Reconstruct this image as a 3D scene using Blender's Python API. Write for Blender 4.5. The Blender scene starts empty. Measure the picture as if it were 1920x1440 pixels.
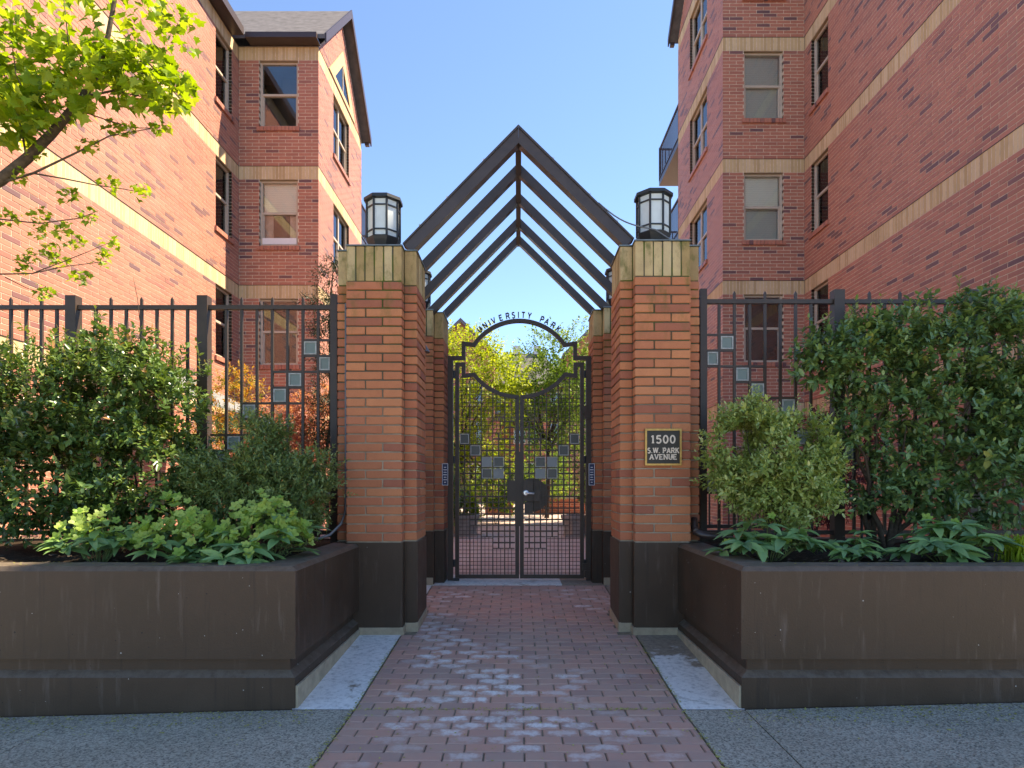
import bpy, bmesh, math, random
import numpy as np
from mathutils import Vector, Matrix, Quaternion

R = math.radians
random.seed(7)
rng = np.random.default_rng(11)
scene = bpy.context.scene
COL = scene.collection

# ------------------------------------------------------------------ camera, sky, sun, exposure
EYE = 1.345; F = 1190.0; CX = 972.0; HY = 910.0; YAW = 0.0; PX = CX - F*math.tan(YAW)          # focal length and vanishing point in pixels of a 1920 px picture
cam_d = bpy.data.cameras.new('camera'); cam = bpy.data.objects.new('camera', cam_d); COL.objects.link(cam)
cam.location = (0, 0, EYE); cam.rotation_euler = (R(90), 0, YAW)
cam_d.sensor_fit = 'HORIZONTAL'; cam_d.sensor_width = 36.0; cam_d.lens = 36.0 * F / 1920
cam_d.shift_x = -(PX - 960) / 1920; cam_d.shift_y = (HY - 720) / 1920
cam_d.clip_start = 0.05; cam_d.clip_end = 3000
scene.camera = cam

SUN_EL = 54.0; SUN_AZ = 70.0                              # azimuth from +Y towards +X
w = bpy.data.worlds.new('World'); scene.world = w; w.use_nodes = True
wn = w.node_tree; wn.nodes.clear()
sky = wn.nodes.new('ShaderNodeTexSky'); sky.sky_type = 'NISHITA'; sky.sun_disc = False
sky.sun_elevation = R(SUN_EL); sky.sun_rotation = R(SUN_AZ)
sky.air_density = 1.0; sky.dust_density = 0.0; sky.ozone_density = 7.5; sky.altitude = 3000
bg = wn.nodes.new('ShaderNodeBackground'); bg.inputs['Strength'].default_value = 0.1
wo = wn.nodes.new('ShaderNodeOutputWorld')
wn.links.new(sky.outputs[0], bg.inputs[0]); wn.links.new(bg.outputs[0], wo.inputs[0])

sd = bpy.data.lights.new('sun', 'SUN'); sun = bpy.data.objects.new('sun', sd); COL.objects.link(sun)
sd.energy = 3.4; sd.angle = R(0.6); sd.color = (1.0, 0.93, 0.82)
sv = Vector((math.cos(R(SUN_EL)) * math.sin(R(SUN_AZ)), math.cos(R(SUN_EL)) * math.cos(R(SUN_AZ)), math.sin(R(SUN_EL))))
sun.rotation_euler = sv.to_track_quat('Z', 'Y').to_euler(); sun.location = sv * 60

scene.view_settings.view_transform = 'Standard'; scene.view_settings.look = 'None'
scene.view_settings.exposure = 2.18; scene.view_settings.use_white_balance = True; scene.view_settings.white_balance_temperature = 8000; scene.view_settings.white_balance_tint = 10; scene.view_settings.gamma = 1.0
scene.view_settings.use_curve_mapping = False

# ------------------------------------------------------------------ small helpers
def px(x, y, d):
    """a pixel of the 1920x1440 photograph at depth d -> world point"""
    a = (x - PX) / F; c_, s_ = math.cos(YAW), math.sin(YAW)
    wx, wy = a * c_ - s_, a * s_ + c_
    return Vector((wx * d / wy, d, EYE + (HY - y) / F * d / wy))

WLOC = {}
def empty(name, loc, label, cat, group=None):
    o = bpy.data.objects.new(name, None); COL.objects.link(o)
    o.location = loc; o['label'] = label; o['category'] = cat
    o.empty_display_size = 0.2
    if group: o['group'] = group
    WLOC[o.name] = Vector(loc)
    return o
def tag(o, label=None, cat=None, group=None, kind=None):
    if label: o['label'] = label
    if cat: o['category'] = cat
    if group: o['group'] = group
    if kind: o['kind'] = kind
    return o
def link(name, me, parent=None, world=None):
    """object from a mesh; world = 4x4 world matrix (or identity)"""
    o = bpy.data.objects.new(name, me); COL.objects.link(o)
    mw = world if world is not None else Matrix.Identity(4)
    if parent is not None:
        pl = WLOC.get(parent.name, Vector((0, 0, 0)))
        o.parent = parent
        o.matrix_basis = Matrix.Translation(-pl) @ mw
    else:
        o.matrix_basis = mw
    WLOC[o.name] = Vector((0, 0, 0)) if world is None else mw.translation.copy()
    return o

class MB:
    """collects geometry for ONE mesh"""
    def __init__(s): s.v = []; s.f = []; s.t = []
    def add(s, vs, fs, t=0.5):
        n = len(s.v); s.v.extend([tuple(p) for p in vs]); s.t.extend([t] * len(vs))
        s.f.extend([tuple(i + n for i in f) for f in fs]); return s
    def box(s, x0, x1, y0, y1, z0, z1, t=0.5):
        return s.add([(x0,y0,z0),(x1,y0,z0),(x1,y1,z0),(x0,y1,z0),(x0,y0,z1),(x1,y0,z1),(x1,y1,z1),(x0,y1,z1)],
                     [(0,3,2,1),(4,5,6,7),(0,1,5,4),(1,2,6,5),(2,3,7,6),(3,0,4,7)], t)
    def quad(s, a, b, c, d, t=0.5): return s.add([a, b, c, d], [(0,1,2,3)], t)
    def prism_y(s, pts, y0, y1, t=0.5):
        """polygon in XZ (counter-clockwise seen from -Y) extruded along Y"""
        n = len(pts)
        vs = [(p[0], y0, p[1]) for p in pts] + [(p[0], y1, p[1]) for p in pts]
        fs = [tuple(range(n)), tuple(range(2*n-1, n-1, -1))] + [(i, i+n, (i+1) % n + n, (i+1) % n) for i in range(n)]
        return s.add(vs, fs, t)
    def prism_z(s, pts, z0, z1, t=0.5):
        n = len(pts)
        vs = [(p[0], p[1], z0) for p in pts] + [(p[0], p[1], z1) for p in pts]
        fs = [tuple(range(n-1, -1, -1)), tuple(range(n, 2*n))] + [(i, (i+1) % n, (i+1) % n + n, i+n) for i in range(n)]
        return s.add(vs, fs, t)
    def ribbon(s, pts, width, y0, y1, closed=False, t=0.5):
        """flat bar following a polyline in XZ, mitred, extruded in Y"""
        P = [Vector(p) for p in pts]; n = len(P); L = []; Rr = []
        for i in range(n):
            if closed: a, b = (P[i]-P[i-1]).normalized(), (P[(i+1) % n]-P[i]).normalized()
            else:
                a = (P[i]-P[i-1]).normalized() if i else (P[1]-P[0]).normalized()
                b = (P[i+1]-P[i]).normalized() if i < n-1 else a
            na, nb = Vector((-a.y, a.x)), Vector((-b.y, b.x))
            m = (na + nb); m = m.normalized() if m.length > 1e-6 else na
            k = 1.0 / max(0.35, m.dot(na))
            L.append(P[i] + m * k * width / 2); Rr.append(P[i] - m * k * width / 2)
        vs = []
        for i in range(n):
            vs += [(L[i].x, y0, L[i].y), (Rr[i].x, y0, Rr[i].y), (Rr[i].x, y1, Rr[i].y), (L[i].x, y1, L[i].y)]
        fs = []
        for i in range(n if closed else n-1):
            a, b = 4*i, 4*((i+1) % n)
            for k in range(4):
                k2 = (k+1) % 4; fs.append((a+k, a+k2, b+k2, b+k))
        if not closed: fs += [(3,2,1,0), (4*n-4, 4*n-3, 4*n-2, 4*n-1)]
        return s.add(vs, fs, t)
    def tube(s, pts, radii, seg=7, t=0.5):
        P = [Vector(p) for p in pts]; n = len(P)
        if not hasattr(radii, '__len__'): radii = [radii] * n
        base = len(s.v); ref = Vector((0.31, 0.17, 0.93))
        for i in range(n):
            d = (P[min(i+1, n-1)] - P[max(i-1, 0)]).normalized()
            u = d.cross(ref); u = u.normalized() if u.length > 1e-4 else d.orthogonal().normalized()
            v = d.cross(u)
            for k in range(seg):
                a = 2*math.pi*k/seg
                s.v.append(tuple(P[i] + (u*math.cos(a) + v*math.sin(a)) * radii[i])); s.t.append(t)
        for i in range(n-1):
            for k in range(seg):
                s.f.append((base+i*seg+k, base+i*seg+(k+1) % seg, base+(i+1)*seg+(k+1) % seg, base+(i+1)*seg+k))
        s.f.append(tuple(base+k for k in range(seg-1, -1, -1))); s.f.append(tuple(base+(n-1)*seg+k for k in range(seg)))
        return s
    def lathe(s, cx, cy, prof, seg=8, rot=0.0, t=0.5):
        base = len(s.v)
        for (r, z) in prof:
            for k in range(seg):
                a = rot + 2*math.pi*k/seg
                s.v.append((cx + r*math.cos(a), cy + r*math.sin(a), z)); s.t.append(t)
        for i in range(len(prof)-1):
            for k in range(seg):
                s.f.append((base+i*seg+k, base+i*seg+(k+1) % seg, base+(i+1)*seg+(k+1) % seg, base+(i+1)*seg+k))
        s.f.append(tuple(base+k for k in range(seg-1, -1, -1)))
        s.f.append(tuple(base+(len(prof)-1)*seg+k for k in range(seg)))
        return s
    def mesh(s, name, mat, smooth=False):
        me = bpy.data.meshes.new(name); me.from_pydata(s.v, [], s.f)
        a = me.attributes.new('tint', 'FLOAT', 'POINT'); a.data.foreach_set('value', s.t)
        me.materials.append(mat)
        if smooth: me.polygons.foreach_set('use_smooth', [True] * len(me.polygons))
        me.update(); return me
    def build(s, name, mat, parent=None, smooth=False):
        return link(name, s.mesh(name, mat, smooth), parent)

# ------------------------------------------------------------------ materials
class NT:
    def __init__(s, name):
        s.m = bpy.data.materials.new(name); s.m.use_nodes = True; s.t = s.m.node_tree; s.t.nodes.clear()
        s.out = s.n('ShaderNodeOutputMaterial')
    def n(s, typ, **kw):
        nd = s.t.nodes.new(typ)
        for k, v in kw.items():
            if k.startswith('i_'):
                key = k[2:]; key = int(key) if key.isdigit() else key.replace('_', ' ')
                nd.inputs[key].default_value = v
            else: setattr(nd, k, v)
        return nd
    def l(s, a, b): s.t.links.new(a, b)
    def ramp(s, fac, stops, interp='LINEAR'):
        r = s.n('ShaderNodeValToRGB'); e = r.color_ramp.elements; r.color_ramp.interpolation = interp
        while len(e) < len(stops): e.new(0.5)
        for el, (p, c) in zip(e, stops):
            el.position = p; el.color = (*c, 1) if len(c) == 3 else c
        s.l(fac, r.inputs[0]); return r.outputs[0]
    def noise(s, scale, detail=4, rough=0.55, vec=None, dist=0.0):
        nd = s.n('ShaderNodeTexNoise', i_Scale=scale, i_Detail=detail, i_Roughness=rough, i_Distortion=dist)
        if vec is not None: s.l(vec, nd.inputs['Vector'])
        return nd.outputs['Fac']
    def pos(s): return s.n('ShaderNodeNewGeometry').outputs['Position']
    def scaled(s, vec, sc):
        m = s.n('ShaderNodeVectorMath', operation='MULTIPLY'); s.l(vec, m.inputs[0]); m.inputs[1].default_value = sc
        return m.outputs[0]
    def math(s, op, a, b=None, clamp=False):
        m = s.n('ShaderNodeMath', operation=op, use_clamp=clamp)
        for i, x in enumerate((a, b)):
            if x is None: continue
            if isinstance(x, (int, float)): m.inputs[i].default_value = x
            else: s.l(x, m.inputs[i])
        return m.outputs[0]
    def mrange(s, v, a, b, c=0.0, d=1.0):
        m = s.n('ShaderNodeMapRange'); m.clamp = True
        s.l(v, m.inputs[0])
        for i, x in enumerate((a, b, c, d)): m.inputs[i+1].default_value = x
        return m.outputs[0]
    def mix(s, fac, a, b, blend='MIX'):
        m = s.n('ShaderNodeMix', data_type='RGBA', blend_type=blend)
        if isinstance(fac, (int, float)): m.inputs[0].default_value = fac
        else: s.l(fac, m.inputs[0])
        for i, x in ((6, a), (7, b)):
            if isinstance(x, tuple): m.inputs[i].default_value = (*x, 1) if len(x) == 3 else x
            else: s.l(x, m.inputs[i])
        return m.outputs[2]
    def attr(s, name): return s.n('ShaderNodeAttribute', attribute_name=name).outputs['Fac']
    def sep(s, vec):
        x = s.n('ShaderNodeSeparateXYZ'); s.l(vec, x.inputs[0]); return x.outputs
    def bump(s, h, strength=0.3, dist=0.01):
        b = s.n('ShaderNodeBump', i_Strength=strength, i_Distance=dist); s.l(h, b.inputs['Height']); return b.outputs[0]
    def pbr(s, col, rough=0.7, spec=0.4, metal=0.0, normal=None, coat=0.0, sheen=0.0):
        p = s.n('ShaderNodeBsdfPrincipled')
        if isinstance(col, tuple): p.inputs['Base Color'].default_value = (*col, 1)
        else: s.l(col, p.inputs['Base Color'])
        if isinstance(rough, (int, float)): p.inputs['Roughness'].default_value = rough
        else: s.l(rough, p.inputs['Roughness'])
        p.inputs['Specular IOR Level'].default_value = spec; p.inputs['Metallic'].default_value = metal
        p.inputs['Coat Weight'].default_value = coat
        p.inputs['Sheen Weight'].default_value = sheen; p.inputs['Sheen Roughness'].default_value = 0.45
        if normal is not None: s.l(normal, p.inputs['Normal'])
        return p.outputs[0]
    def done(s, sh): s.l(sh, s.out.inputs[0]); return s.m

def brick_mat(name, stops, grime=0.35, moss=False, bump=0.35, rough=0.85, spec=0.25):
    k = NT(name); p = k.pos()
    col = k.ramp(k.attr('tint'), stops)
    n1 = k.noise(9, 5, 0.6, p); n2 = k.noise(160, 3, 0.6, p)
    col = k.mix(k.mrange(n1, 0.35, 0.75, 0.0, grime), col, k.mix(1.0, col, (0.62, 0.58, 0.6), 'MULTIPLY'))
    col = k.mix(k.mrange(n2, 0.45, 0.8, 0.0, 0.35), col, k.mix(1.0, col, (0.55, 0.5, 0.5), 'MULTIPLY'))
    big = k.noise(0.45, 5, 0.6, k.scaled(p, (1.0, 1.0, 0.7))); stain = k.noise(1.1, 5, 0.65, k.scaled(p, (2.6, 2.6, 0.22)))
    col = k.mix(k.mrange(big, 0.4, 0.7, 0.0, 0.35), col, k.mix(1.0, col, (0.72, 0.68, 0.68), 'MULTIPLY'))
    col = k.mix(k.mrange(stain, 0.55, 0.75, 0.0, 0.28), col, k.mix(0.5, col, (0.36, 0.27, 0.22)))
    if moss:
        z = k.sep(p)[2]
        mk = k.math('MULTIPLY', k.mrange(k.noise(6, 6, 0.65, k.scaled(p, (1.6, 1.6, 0.8))), 0.52, 0.68), k.mrange(z, 2.35, 3.3))
        col = k.mix(k.math('MULTIPLY', mk, 0.75), col, (0.085, 0.105, 0.022))
    return k.done(k.pbr(col, rough, spec, normal=k.bump(n2, bump, 0.006), sheen=0.12 if spec > 0.4 else 0.0))

M = {}
M['pillar_brick'] = brick_mat('pillar_brick', [(0.0, (0.38,0.13,0.075)), (0.2, (0.47,0.165,0.08)), (0.55, (0.53,0.195,0.09)), (0.85, (0.57,0.22,0.10)), (1.0, (0.50,0.175,0.088))], 0.3, True)
M['cap_brick'] = brick_mat('cap_brick', [(0.0, (0.42,0.28,0.12)), (0.5, (0.54,0.38,0.18)), (1.0, (0.6,0.45,0.24))], 0.55, True, 0.6)
M['wall_brick'] = brick_mat('wall_brick', [(0.0, (0.15,0.068,0.07)), (0.10, (0.23,0.09,0.078)), (0.17, (0.38,0.135,0.09)), (0.45, (0.46,0.168,0.105)), (0.8, (0.50,0.185,0.115)), (1.0, (0.42,0.148,0.095))], 0.2, False, 0.25, 0.6, 0.5)
M['band_brick'] = brick_mat('band_brick', [(0.0, (0.52,0.35,0.18)), (0.5, (0.62,0.43,0.235)), (1.0, (0.68,0.50,0.30))], 0.2)

def mortar_mat(name, c, moss):
    k = NT(name); p = k.pos(); n1 = k.noise(12, 5, 0.6, p)
    col = k.mix(k.mrange(n1, 0.35, 0.7), c, tuple(x * 0.62 for x in c))
    if moss:
        z = k.sep(p)[2]
        up = k.mrange(z, 1.5, 2.3)
        col = k.mix(up, col, (0.085, 0.075, 0.05))
        mk = k.math('MULTIPLY', k.mrange(k.noise(5, 6, 0.65, p), 0.44, 0.6), k.mrange(z, 2.2, 3.1))
        col = k.mix(mk, col, (0.075, 0.10, 0.018))
    return k.done(k.pbr(col, 0.95, 0.15, normal=k.bump(k.noise(220, 2, 0.5, p), 0.4, 0.004)))
M['mortar'] = mortar_mat('mortar', (0.42, 0.35, 0.25), True)
M['wall_mortar'] = mortar_mat('wall_mortar', (0.74, 0.58, 0.44), False)

def concrete_paint():
    k = NT('painted_concrete'); p = k.pos()
    n1 = k.noise(2.2, 5, 0.6, p); n2 = k.noise(90, 4, 0.6, p)
    streak = k.noise(7, 4, 0.6, k.scaled(p, (3.0, 3.0, 0.35)))
    col = k.ramp(n1, [(0.3, (0.046, 0.027, 0.0150)), (0.55, (0.062, 0.037, 0.021)), (0.75, (0.076, 0.047, 0.028))])
    worn = k.math('MULTIPLY', k.mrange(streak, 0.56, 0.74), k.mrange(k.noise(1.3, 2, 0.5, p), 0.42, 0.6))
    col = k.mix(k.math('MULTIPLY', worn, 0.45), col, (0.17, 0.13, 0.108))
    drip = k.noise(3.0, 5, 0.7, k.scaled(p, (5.0, 5.0, 0.18)))
    col = k.mix(k.mrange(drip, 0.58, 0.72, 0.0, 0.55), col, (0.022, 0.015, 0.010))
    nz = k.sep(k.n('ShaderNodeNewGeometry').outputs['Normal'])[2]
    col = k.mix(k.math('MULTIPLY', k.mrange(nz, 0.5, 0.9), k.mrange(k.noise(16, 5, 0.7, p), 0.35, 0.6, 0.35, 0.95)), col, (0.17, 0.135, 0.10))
    v = k.n('ShaderNodeTexVoronoi', i_Scale=26.0); k.l(p, v.inputs['Vector'])
    spot = k.math('LESS_THAN', v.outputs['Distance'], k.mrange(k.noise(3.1, 2, 0.5, p), 0.40, 0.75, 0.0, 0.17))
    vc = k.sep(v.outputs['Color'])[0]
    col = k.mix(k.math('MULTIPLY', spot, k.math('GREATER_THAN', vc, 0.86)), col, (0.36, 0.34, 0.31))
    pit = k.math('MULTIPLY', spot, k.math('LESS_THAN', vc, 0.3))
    col = k.mix(pit, col, (0.02, 0.016, 0.012))
    h = k.math('SUBTRACT', n2, k.math('MULTIPLY', pit, 1.5))
    return k.done(k.pbr(col, k.mrange(n1, 0.3, 0.7, 0.45, 0.65), 0.35, normal=k.bump(h, 0.25, 0.006)))
M['brown'] = concrete_paint()

def simple(name, col, rough=0.6, spec=0.4, metal=0.0, var=0.25, scale=20, bump=0.0, coat=0.0):
    k = NT(name); p = k.pos(); n1 = k.noise(scale, 5, 0.6, p)
    c = k.mix(k.mrange(n1, 0.35, 0.7, 0.0, 1.0), col, tuple(x * (1 - var) for x in col))
    return k.done(k.pbr(c, rough, spec, metal, k.bump(n1, bump, 0.01) if bump else None, coat))
M['beige'] = simple('beige_paint', (0.44, 0.35, 0.235), 0.75, 0.3, var=0.3, scale=14, bump=0.2)
M['bronze'] = simple('bronze_paint', (0.058, 0.037, 0.025), 0.45, 0.4, var=0.25, scale=9)
M['rafter'] = simple('rafter_paint', (0.060, 0.044, 0.038), 0.4, 0.45, var=0.3, scale=7)
M['dark_iron'] = simple('lantern_iron', (0.020, 0.024, 0.026), 0.45, 0.5, var=0.3)
M['flashing'] = simple('metal_flashing', (0.22, 0.24, 0.23), 0.45, 0.5, 0.6, var=0.5, scale=8)
M['tile_rim'] = simple('tile_rim', (0.42, 0.42, 0.39), 0.5, 0.4, var=0.4, scale=40)
M['window_frame'] = simple('window_frame_paint', (0.52, 0.42, 0.33), 0.5, 0.4, var=0.12, scale=5)
M['window_trim'] = simple('window_trim_paint', (0.30, 0.215, 0.13), 0.55, 0.4, var=0.15, scale=5)
M['eave'] = simple('eave_metal', (0.055, 0.035, 0.032), 0.4, 0.5, var=0.2)
M['roof'] = simple('roof_shingle', (0.15, 0.14, 0.145), 0.9, 0.2, var=0.4, scale=6, bump=0.3)
M['brass'] = simple('aged_brass', (0.46, 0.27, 0.085), 0.38, 0.5, 0.85, var=0.3, scale=30)
M['plaque'] = simple('plaque_face', (0.028, 0.021, 0.013), 0.45, 0.4, var=0.2)
M['cream'] = simple('cream_letter', (0.72, 0.58, 0.44), 0.5, 0.4, var=0.05)
M['silver'] = simple('silver_metal', (0.72, 0.73, 0.74), 0.28, 0.5, 0.8, var=0.1)
M['white_plastic'] = simple('white_plastic', (0.72, 0.72, 0.74), 0.4, 0.4, var=0.05)
M['grey_plastic'] = simple('grey_plastic', (0.16, 0.165, 0.17), 0.5, 0.4, var=0.15)
M['pipe'] = simple('brown_pipe', (0.055, 0.033, 0.026), 0.35, 0.5, var=0.2)
M['sign_blue'] = simple('navy_sign', (0.02, 0.035, 0.085), 0.4, 0.4, var=0.1)
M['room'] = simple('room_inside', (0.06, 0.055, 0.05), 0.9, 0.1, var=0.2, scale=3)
M['bark'] = simple('bark', (0.115, 0.085, 0.06), 0.9, 0.2, var=0.5, scale=35, bump=0.6)
M['dark_bark'] = simple('dark_bark', (0.07, 0.05, 0.038), 0.9, 0.2, var=0.5, scale=35, bump=0.6)
M['twig'] = simple('green_stem', (0.13, 0.16, 0.05), 0.7, 0.3, var=0.3)
M['slate'] = simple('grey_roof_board', (0.20, 0.21, 0.21), 0.7, 0.3, var=0.4, scale=12, bump=0.2)
M['stone'] = simple('pale_stone', (0.34, 0.31, 0.26), 0.85, 0.2, var=0.35, scale=9, bump=0.3)

def soil_mat():
    k = NT('soil'); p = k.pos(); n1 = k.noise(30, 6, 0.7, p); n2 = k.noise(140, 3, 0.6, p)
    c = k.ramp(n1, [(0.3, (0.022, 0.015, 0.010)), (0.55, (0.06, 0.042, 0.028)), (0.75, (0.13, 0.095, 0.06))])
    return k.done(k.pbr(c, 0.95, 0.1, normal=k.bump(n2, 0.9, 0.03)))
M['soil'] = soil_mat()

def sidewalk_mat(name, base, scale=1.0):
    k = NT(name); p = k.pos()
    n1 = k.noise(1.6, 5, 0.6, p)
    v = k.n('ShaderNodeTexVoronoi', i_Scale=115.0 * scale); k.l(p, v.inputs['Vector'])
    vc = k.sep(v.outputs['Color'])
    g = k.ramp(vc[0], [(0.0, tuple(x*0.45 for x in base)), (0.45, base), (0.8, tuple(x*1.35 for x in base)), (0.93, (0.42, 0.38, 0.29)), (1.0, (0.5, 0.46, 0.36))])
    c = k.mix(k.mrange(n1, 0.35, 0.7, 0, 0.6), g, k.mix(1.0, g, (0.6, 0.63, 0.6), 'MULTIPLY'))
    return k.done(k.pbr(c, 0.9, 0.2, normal=k.bump(v.outputs['Distance'], 0.5, 0.006)))
M['sidewalk'] = sidewalk_mat('aggregate_concrete', (0.37, 0.325, 0.25))
M['asphalt'] = sidewalk_mat('asphalt', (0.06, 0.06, 0.06))
M['bounce_paving'] = sidewalk_mat('pale_bounce_paving', (0.36, 0.34, 0.30), 0.4)  # invented pale surface, out of view, reflects warm sun onto the shaded fronts

def strip_mat():
    k = NT('whitewashed_concrete'); p = k.pos()
    n1 = k.noise(3.2, 6, 0.65, p, 0.4); n2 = k.noise(26, 5, 0.7, p); n3 = k.noise(120, 3, 0.6, p)
    white = k.ramp(n2, [(0.25, (0.36, 0.34, 0.30)), (0.5, (0.70, 0.675, 0.61)), (0.75, (0.80, 0.77, 0.70))])
    tan = k.ramp(n2, [(0.3, (0.20, 0.155, 0.11)), (0.7, (0.36, 0.29, 0.21))])
    x = k.sep(p)
    # bare patches: far right end and a streak beside the planter wall
    bare = k.math('ADD', k.mrange(n1, 0.60, 0.68), k.math('MULTIPLY', k.math('GREATER_THAN', x[0], 0.5), k.mrange(k.math('ADD', x[1], k.math('MULTIPLY', n1, 2.2)), 5.72, 5.86)), True)
    return k.done(k.pbr(k.mix(bare, white, tan), 0.9, 0.2, normal=k.bump(n3, 0.5, 0.006)))
M['strip'] = strip_mat()

def paver_mat():
    k = NT('paver_clay'); p = k.pos()
    col = k.ramp(k.attr('tint'), [(0.0, (0.40, 0.235, 0.185)), (0.35, (0.48, 0.265, 0.20)), (0.7, (0.52, 0.28, 0.205)), (1.0, (0.55, 0.28, 0.195))])
    n1 = k.noise(3.0, 5, 0.6, p); n2 = k.noise(60, 4, 0.65, p); n3 = k.noise(17, 4, 0.6, p)
    col = k.mix(k.mrange(n1, 0.35, 0.65, 0.0, 0.5), col, (0.44, 0.32, 0.24))
    au, av = k.attr('eu'), k.attr('ev'); u2, v2 = k.math('MULTIPLY', au, au), k.math('MULTIPLY', av, av)
    e = k.math('SUBTRACT', 1.0, k.math('ADD', k.math('MULTIPLY', u2, u2), k.math('MULTIPLY', v2, 0.8)))
    m = k.math('MULTIPLY', k.attr('white'), k.mrange(k.math('ADD', e, k.math('MULTIPLY', k.math('SUBTRACT', n3, 0.5), 3.0)), 0.30, 1.05))
    m = k.math('MULTIPLY', m, k.mrange(n2, 0.3, 0.5, 0.45, 1.0))
    col = k.mix(m, col, (0.76, 0.71, 0.65))
    return k.done(k.pbr(col, 0.82, 0.3, normal=k.bump(n2, 0.4, 0.006)))
M['paver'] = paver_mat()
M['paver_joint'] = simple('paver_joint_sand', (0.30, 0.25, 0.17), 0.95, 0.1, var=0.5, scale=11, bump=0.3)

def court_mat():
    k = NT('court_paving'); p = k.pos()
    b = k.n('ShaderNodeTexBrick', i_Scale=1.0); b.inputs['Brick Width'].default_value = 0.2; b.inputs['Row Height'].default_value = 0.1
    b.inputs['Mortar Size'].default_value = 0.006
    b.inputs['Color1'].default_value = (0.40, 0.26, 0.215, 1); b.inputs['Color2'].default_value = (0.48, 0.34, 0.285, 1); b.inputs['Mortar'].default_value = (0.38, 0.34, 0.28, 1)
    k.l(p, b.inputs['Vector'])
    n1 = k.noise(0.9, 5, 0.6, p)
    c = k.mix(k.mrange(n1, 0.35, 0.7, 0, 0.5), b.outputs[0], (0.50, 0.44, 0.38))
    return k.done(k.pbr(c, 0.9, 0.2))
M['court'] = court_mat()

def far_brick():
    k = NT('far_brick'); p = k.pos()
    b = k.n('ShaderNodeTexBrick', i_Scale=1.0); b.inputs['Brick Width'].default_value = 0.3; b.inputs['Row Height'].default_value = 0.076
    b.inputs['Mortar Size'].default_value = 0.006
    b.inputs['Color1'].default_value = (0.38, 0.12, 0.07, 1); b.inputs['Color2'].default_value = (0.27, 0.08, 0.055, 1); b.inputs['Mortar'].default_value = (0.45, 0.32, 0.24, 1)
    x = k.sep(p); cb = k.n('ShaderNodeCombineXYZ'); k.l(k.math('ADD', x[0], x[1]), cb.inputs[0]); k.l(x[2], cb.inputs[1])
    k.l(cb.outputs[0], b.inputs['Vector'])
    return k.done(k.pbr(b.outputs[0], 0.9, 0.2))
M['far_brick'] = far_brick()

def leaf_mat(name, stops, trans=0.35, rough=0.4, spec=0.4):
    k = NT(name); p = k.pos()
    c = k.ramp(k.attr('tint'), stops)
    c = k.mix(k.mrange(k.noise(5, 3, 0.5, p), 0.3, 0.7, 0, 0.3), c, k.mix(1.0, c, (0.6, 0.7, 0.6), 'MULTIPLY'))
    s1 = k.pbr(c, rough, spec)
    tr = k.n('ShaderNodeBsdfTranslucent'); k.l(k.mix(1.0, c, (1.25, 1.2, 0.55), 'MULTIPLY'), tr.inputs[0])
    mx = k.n('ShaderNodeMixShader'); mx.inputs[0].default_value = trans
    k.l(s1, mx.inputs[1]); k.l(tr.outputs[0], mx.inputs[2])
    return k.done(mx.outputs[0])
M['leaf_glossy'] = leaf_mat('leaf_glossy', [(0.0, (0.045, 0.085, 0.024)), (0.5, (0.095, 0.17, 0.042)), (0.8, (0.18, 0.26, 0.058)), (0.95, (0.25, 0.26, 0.07)), (1.0, (0.34, 0.19, 0.08))], 0.2, 0.28, 0.55)
M['leaf_dark'] = leaf_mat('leaf_dark', [(0.0, (0.06, 0.115, 0.04)), (0.5, (0.13, 0.225, 0.07)), (0.85, (0.24, 0.33, 0.09)), (1.0, (0.28, 0.29, 0.07))], 0.2, 0.3, 0.55)
M['leaf_fine'] = leaf_mat('leaf_fine', [(0.0, (0.07, 0.115, 0.035)), (0.6, (0.15, 0.22, 0.065)), (1.0, (0.27, 0.33, 0.11))], 0.25, 0.4, 0.4)
M['leaf_variegated'] = leaf_mat('leaf_variegated', [(0.0, (0.15, 0.21, 0.05)), (0.5, (0.30, 0.38, 0.09)), (0.85, (0.44, 0.50, 0.17)), (1.0, (0.54, 0.57, 0.26))], 0.25, 0.42, 0.4)
M['leaf_hellebore'] = leaf_mat('leaf_hellebore', [(0.0, (0.11, 0.21, 0.10)), (0.5, (0.21, 0.37, 0.13)), (1.0, (0.32, 0.47, 0.13))], 0.25, 0.38, 0.45)
M['bract'] = leaf_mat('bract_lime', [(0.0, (0.20, 0.34, 0.05)), (1.0, (0.36, 0.47, 0.11))], 0.35, 0.5, 0.3)
M['leaf_maple'] = leaf_mat('leaf_maple', [(0.0, (0.12, 0.20, 0.012)), (0.5, (0.25, 0.36, 0.02)), (1.0, (0.40, 0.45, 0.05))], 0.5, 0.5, 0.3)
M['leaf_red'] = leaf_mat('leaf_red_maple', [(0.0, (0.27, 0.08, 0.075)), (0.5, (0.48, 0.19, 0.165)), (1.0, (0.64, 0.36, 0.29))], 0.4, 0.55, 0.3)
M['leaf_wine'] = leaf_mat('leaf_wine_maple', [(0.0, (0.05, 0.012, 0.014)), (1.0, (0.16, 0.04, 0.045))], 0.3, 0.5, 0.3)
M['leaf_orange'] = leaf_mat('leaf_orange', [(0.0, (0.13, 0.17, 0.03)), (0.4, (0.40, 0.28, 0.05)), (1.0, (0.55, 0.25, 0.06))], 0.4, 0.5, 0.3)
M['leaf_yellow'] = leaf_mat('leaf_yellow_tree', [(0.0, (0.13, 0.20, 0.02)), (0.5, (0.27, 0.36, 0.035)), (1.0, (0.44, 0.48, 0.06))], 0.5, 0.5, 0.3)
M['leaf_green'] = leaf_mat('leaf_green_tree', [(0.0, (0.06, 0.12, 0.02)), (0.5, (0.13, 0.23, 0.04)), (1.0, (0.24, 0.33, 0.06))], 0.45, 0.5, 0.3)
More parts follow.
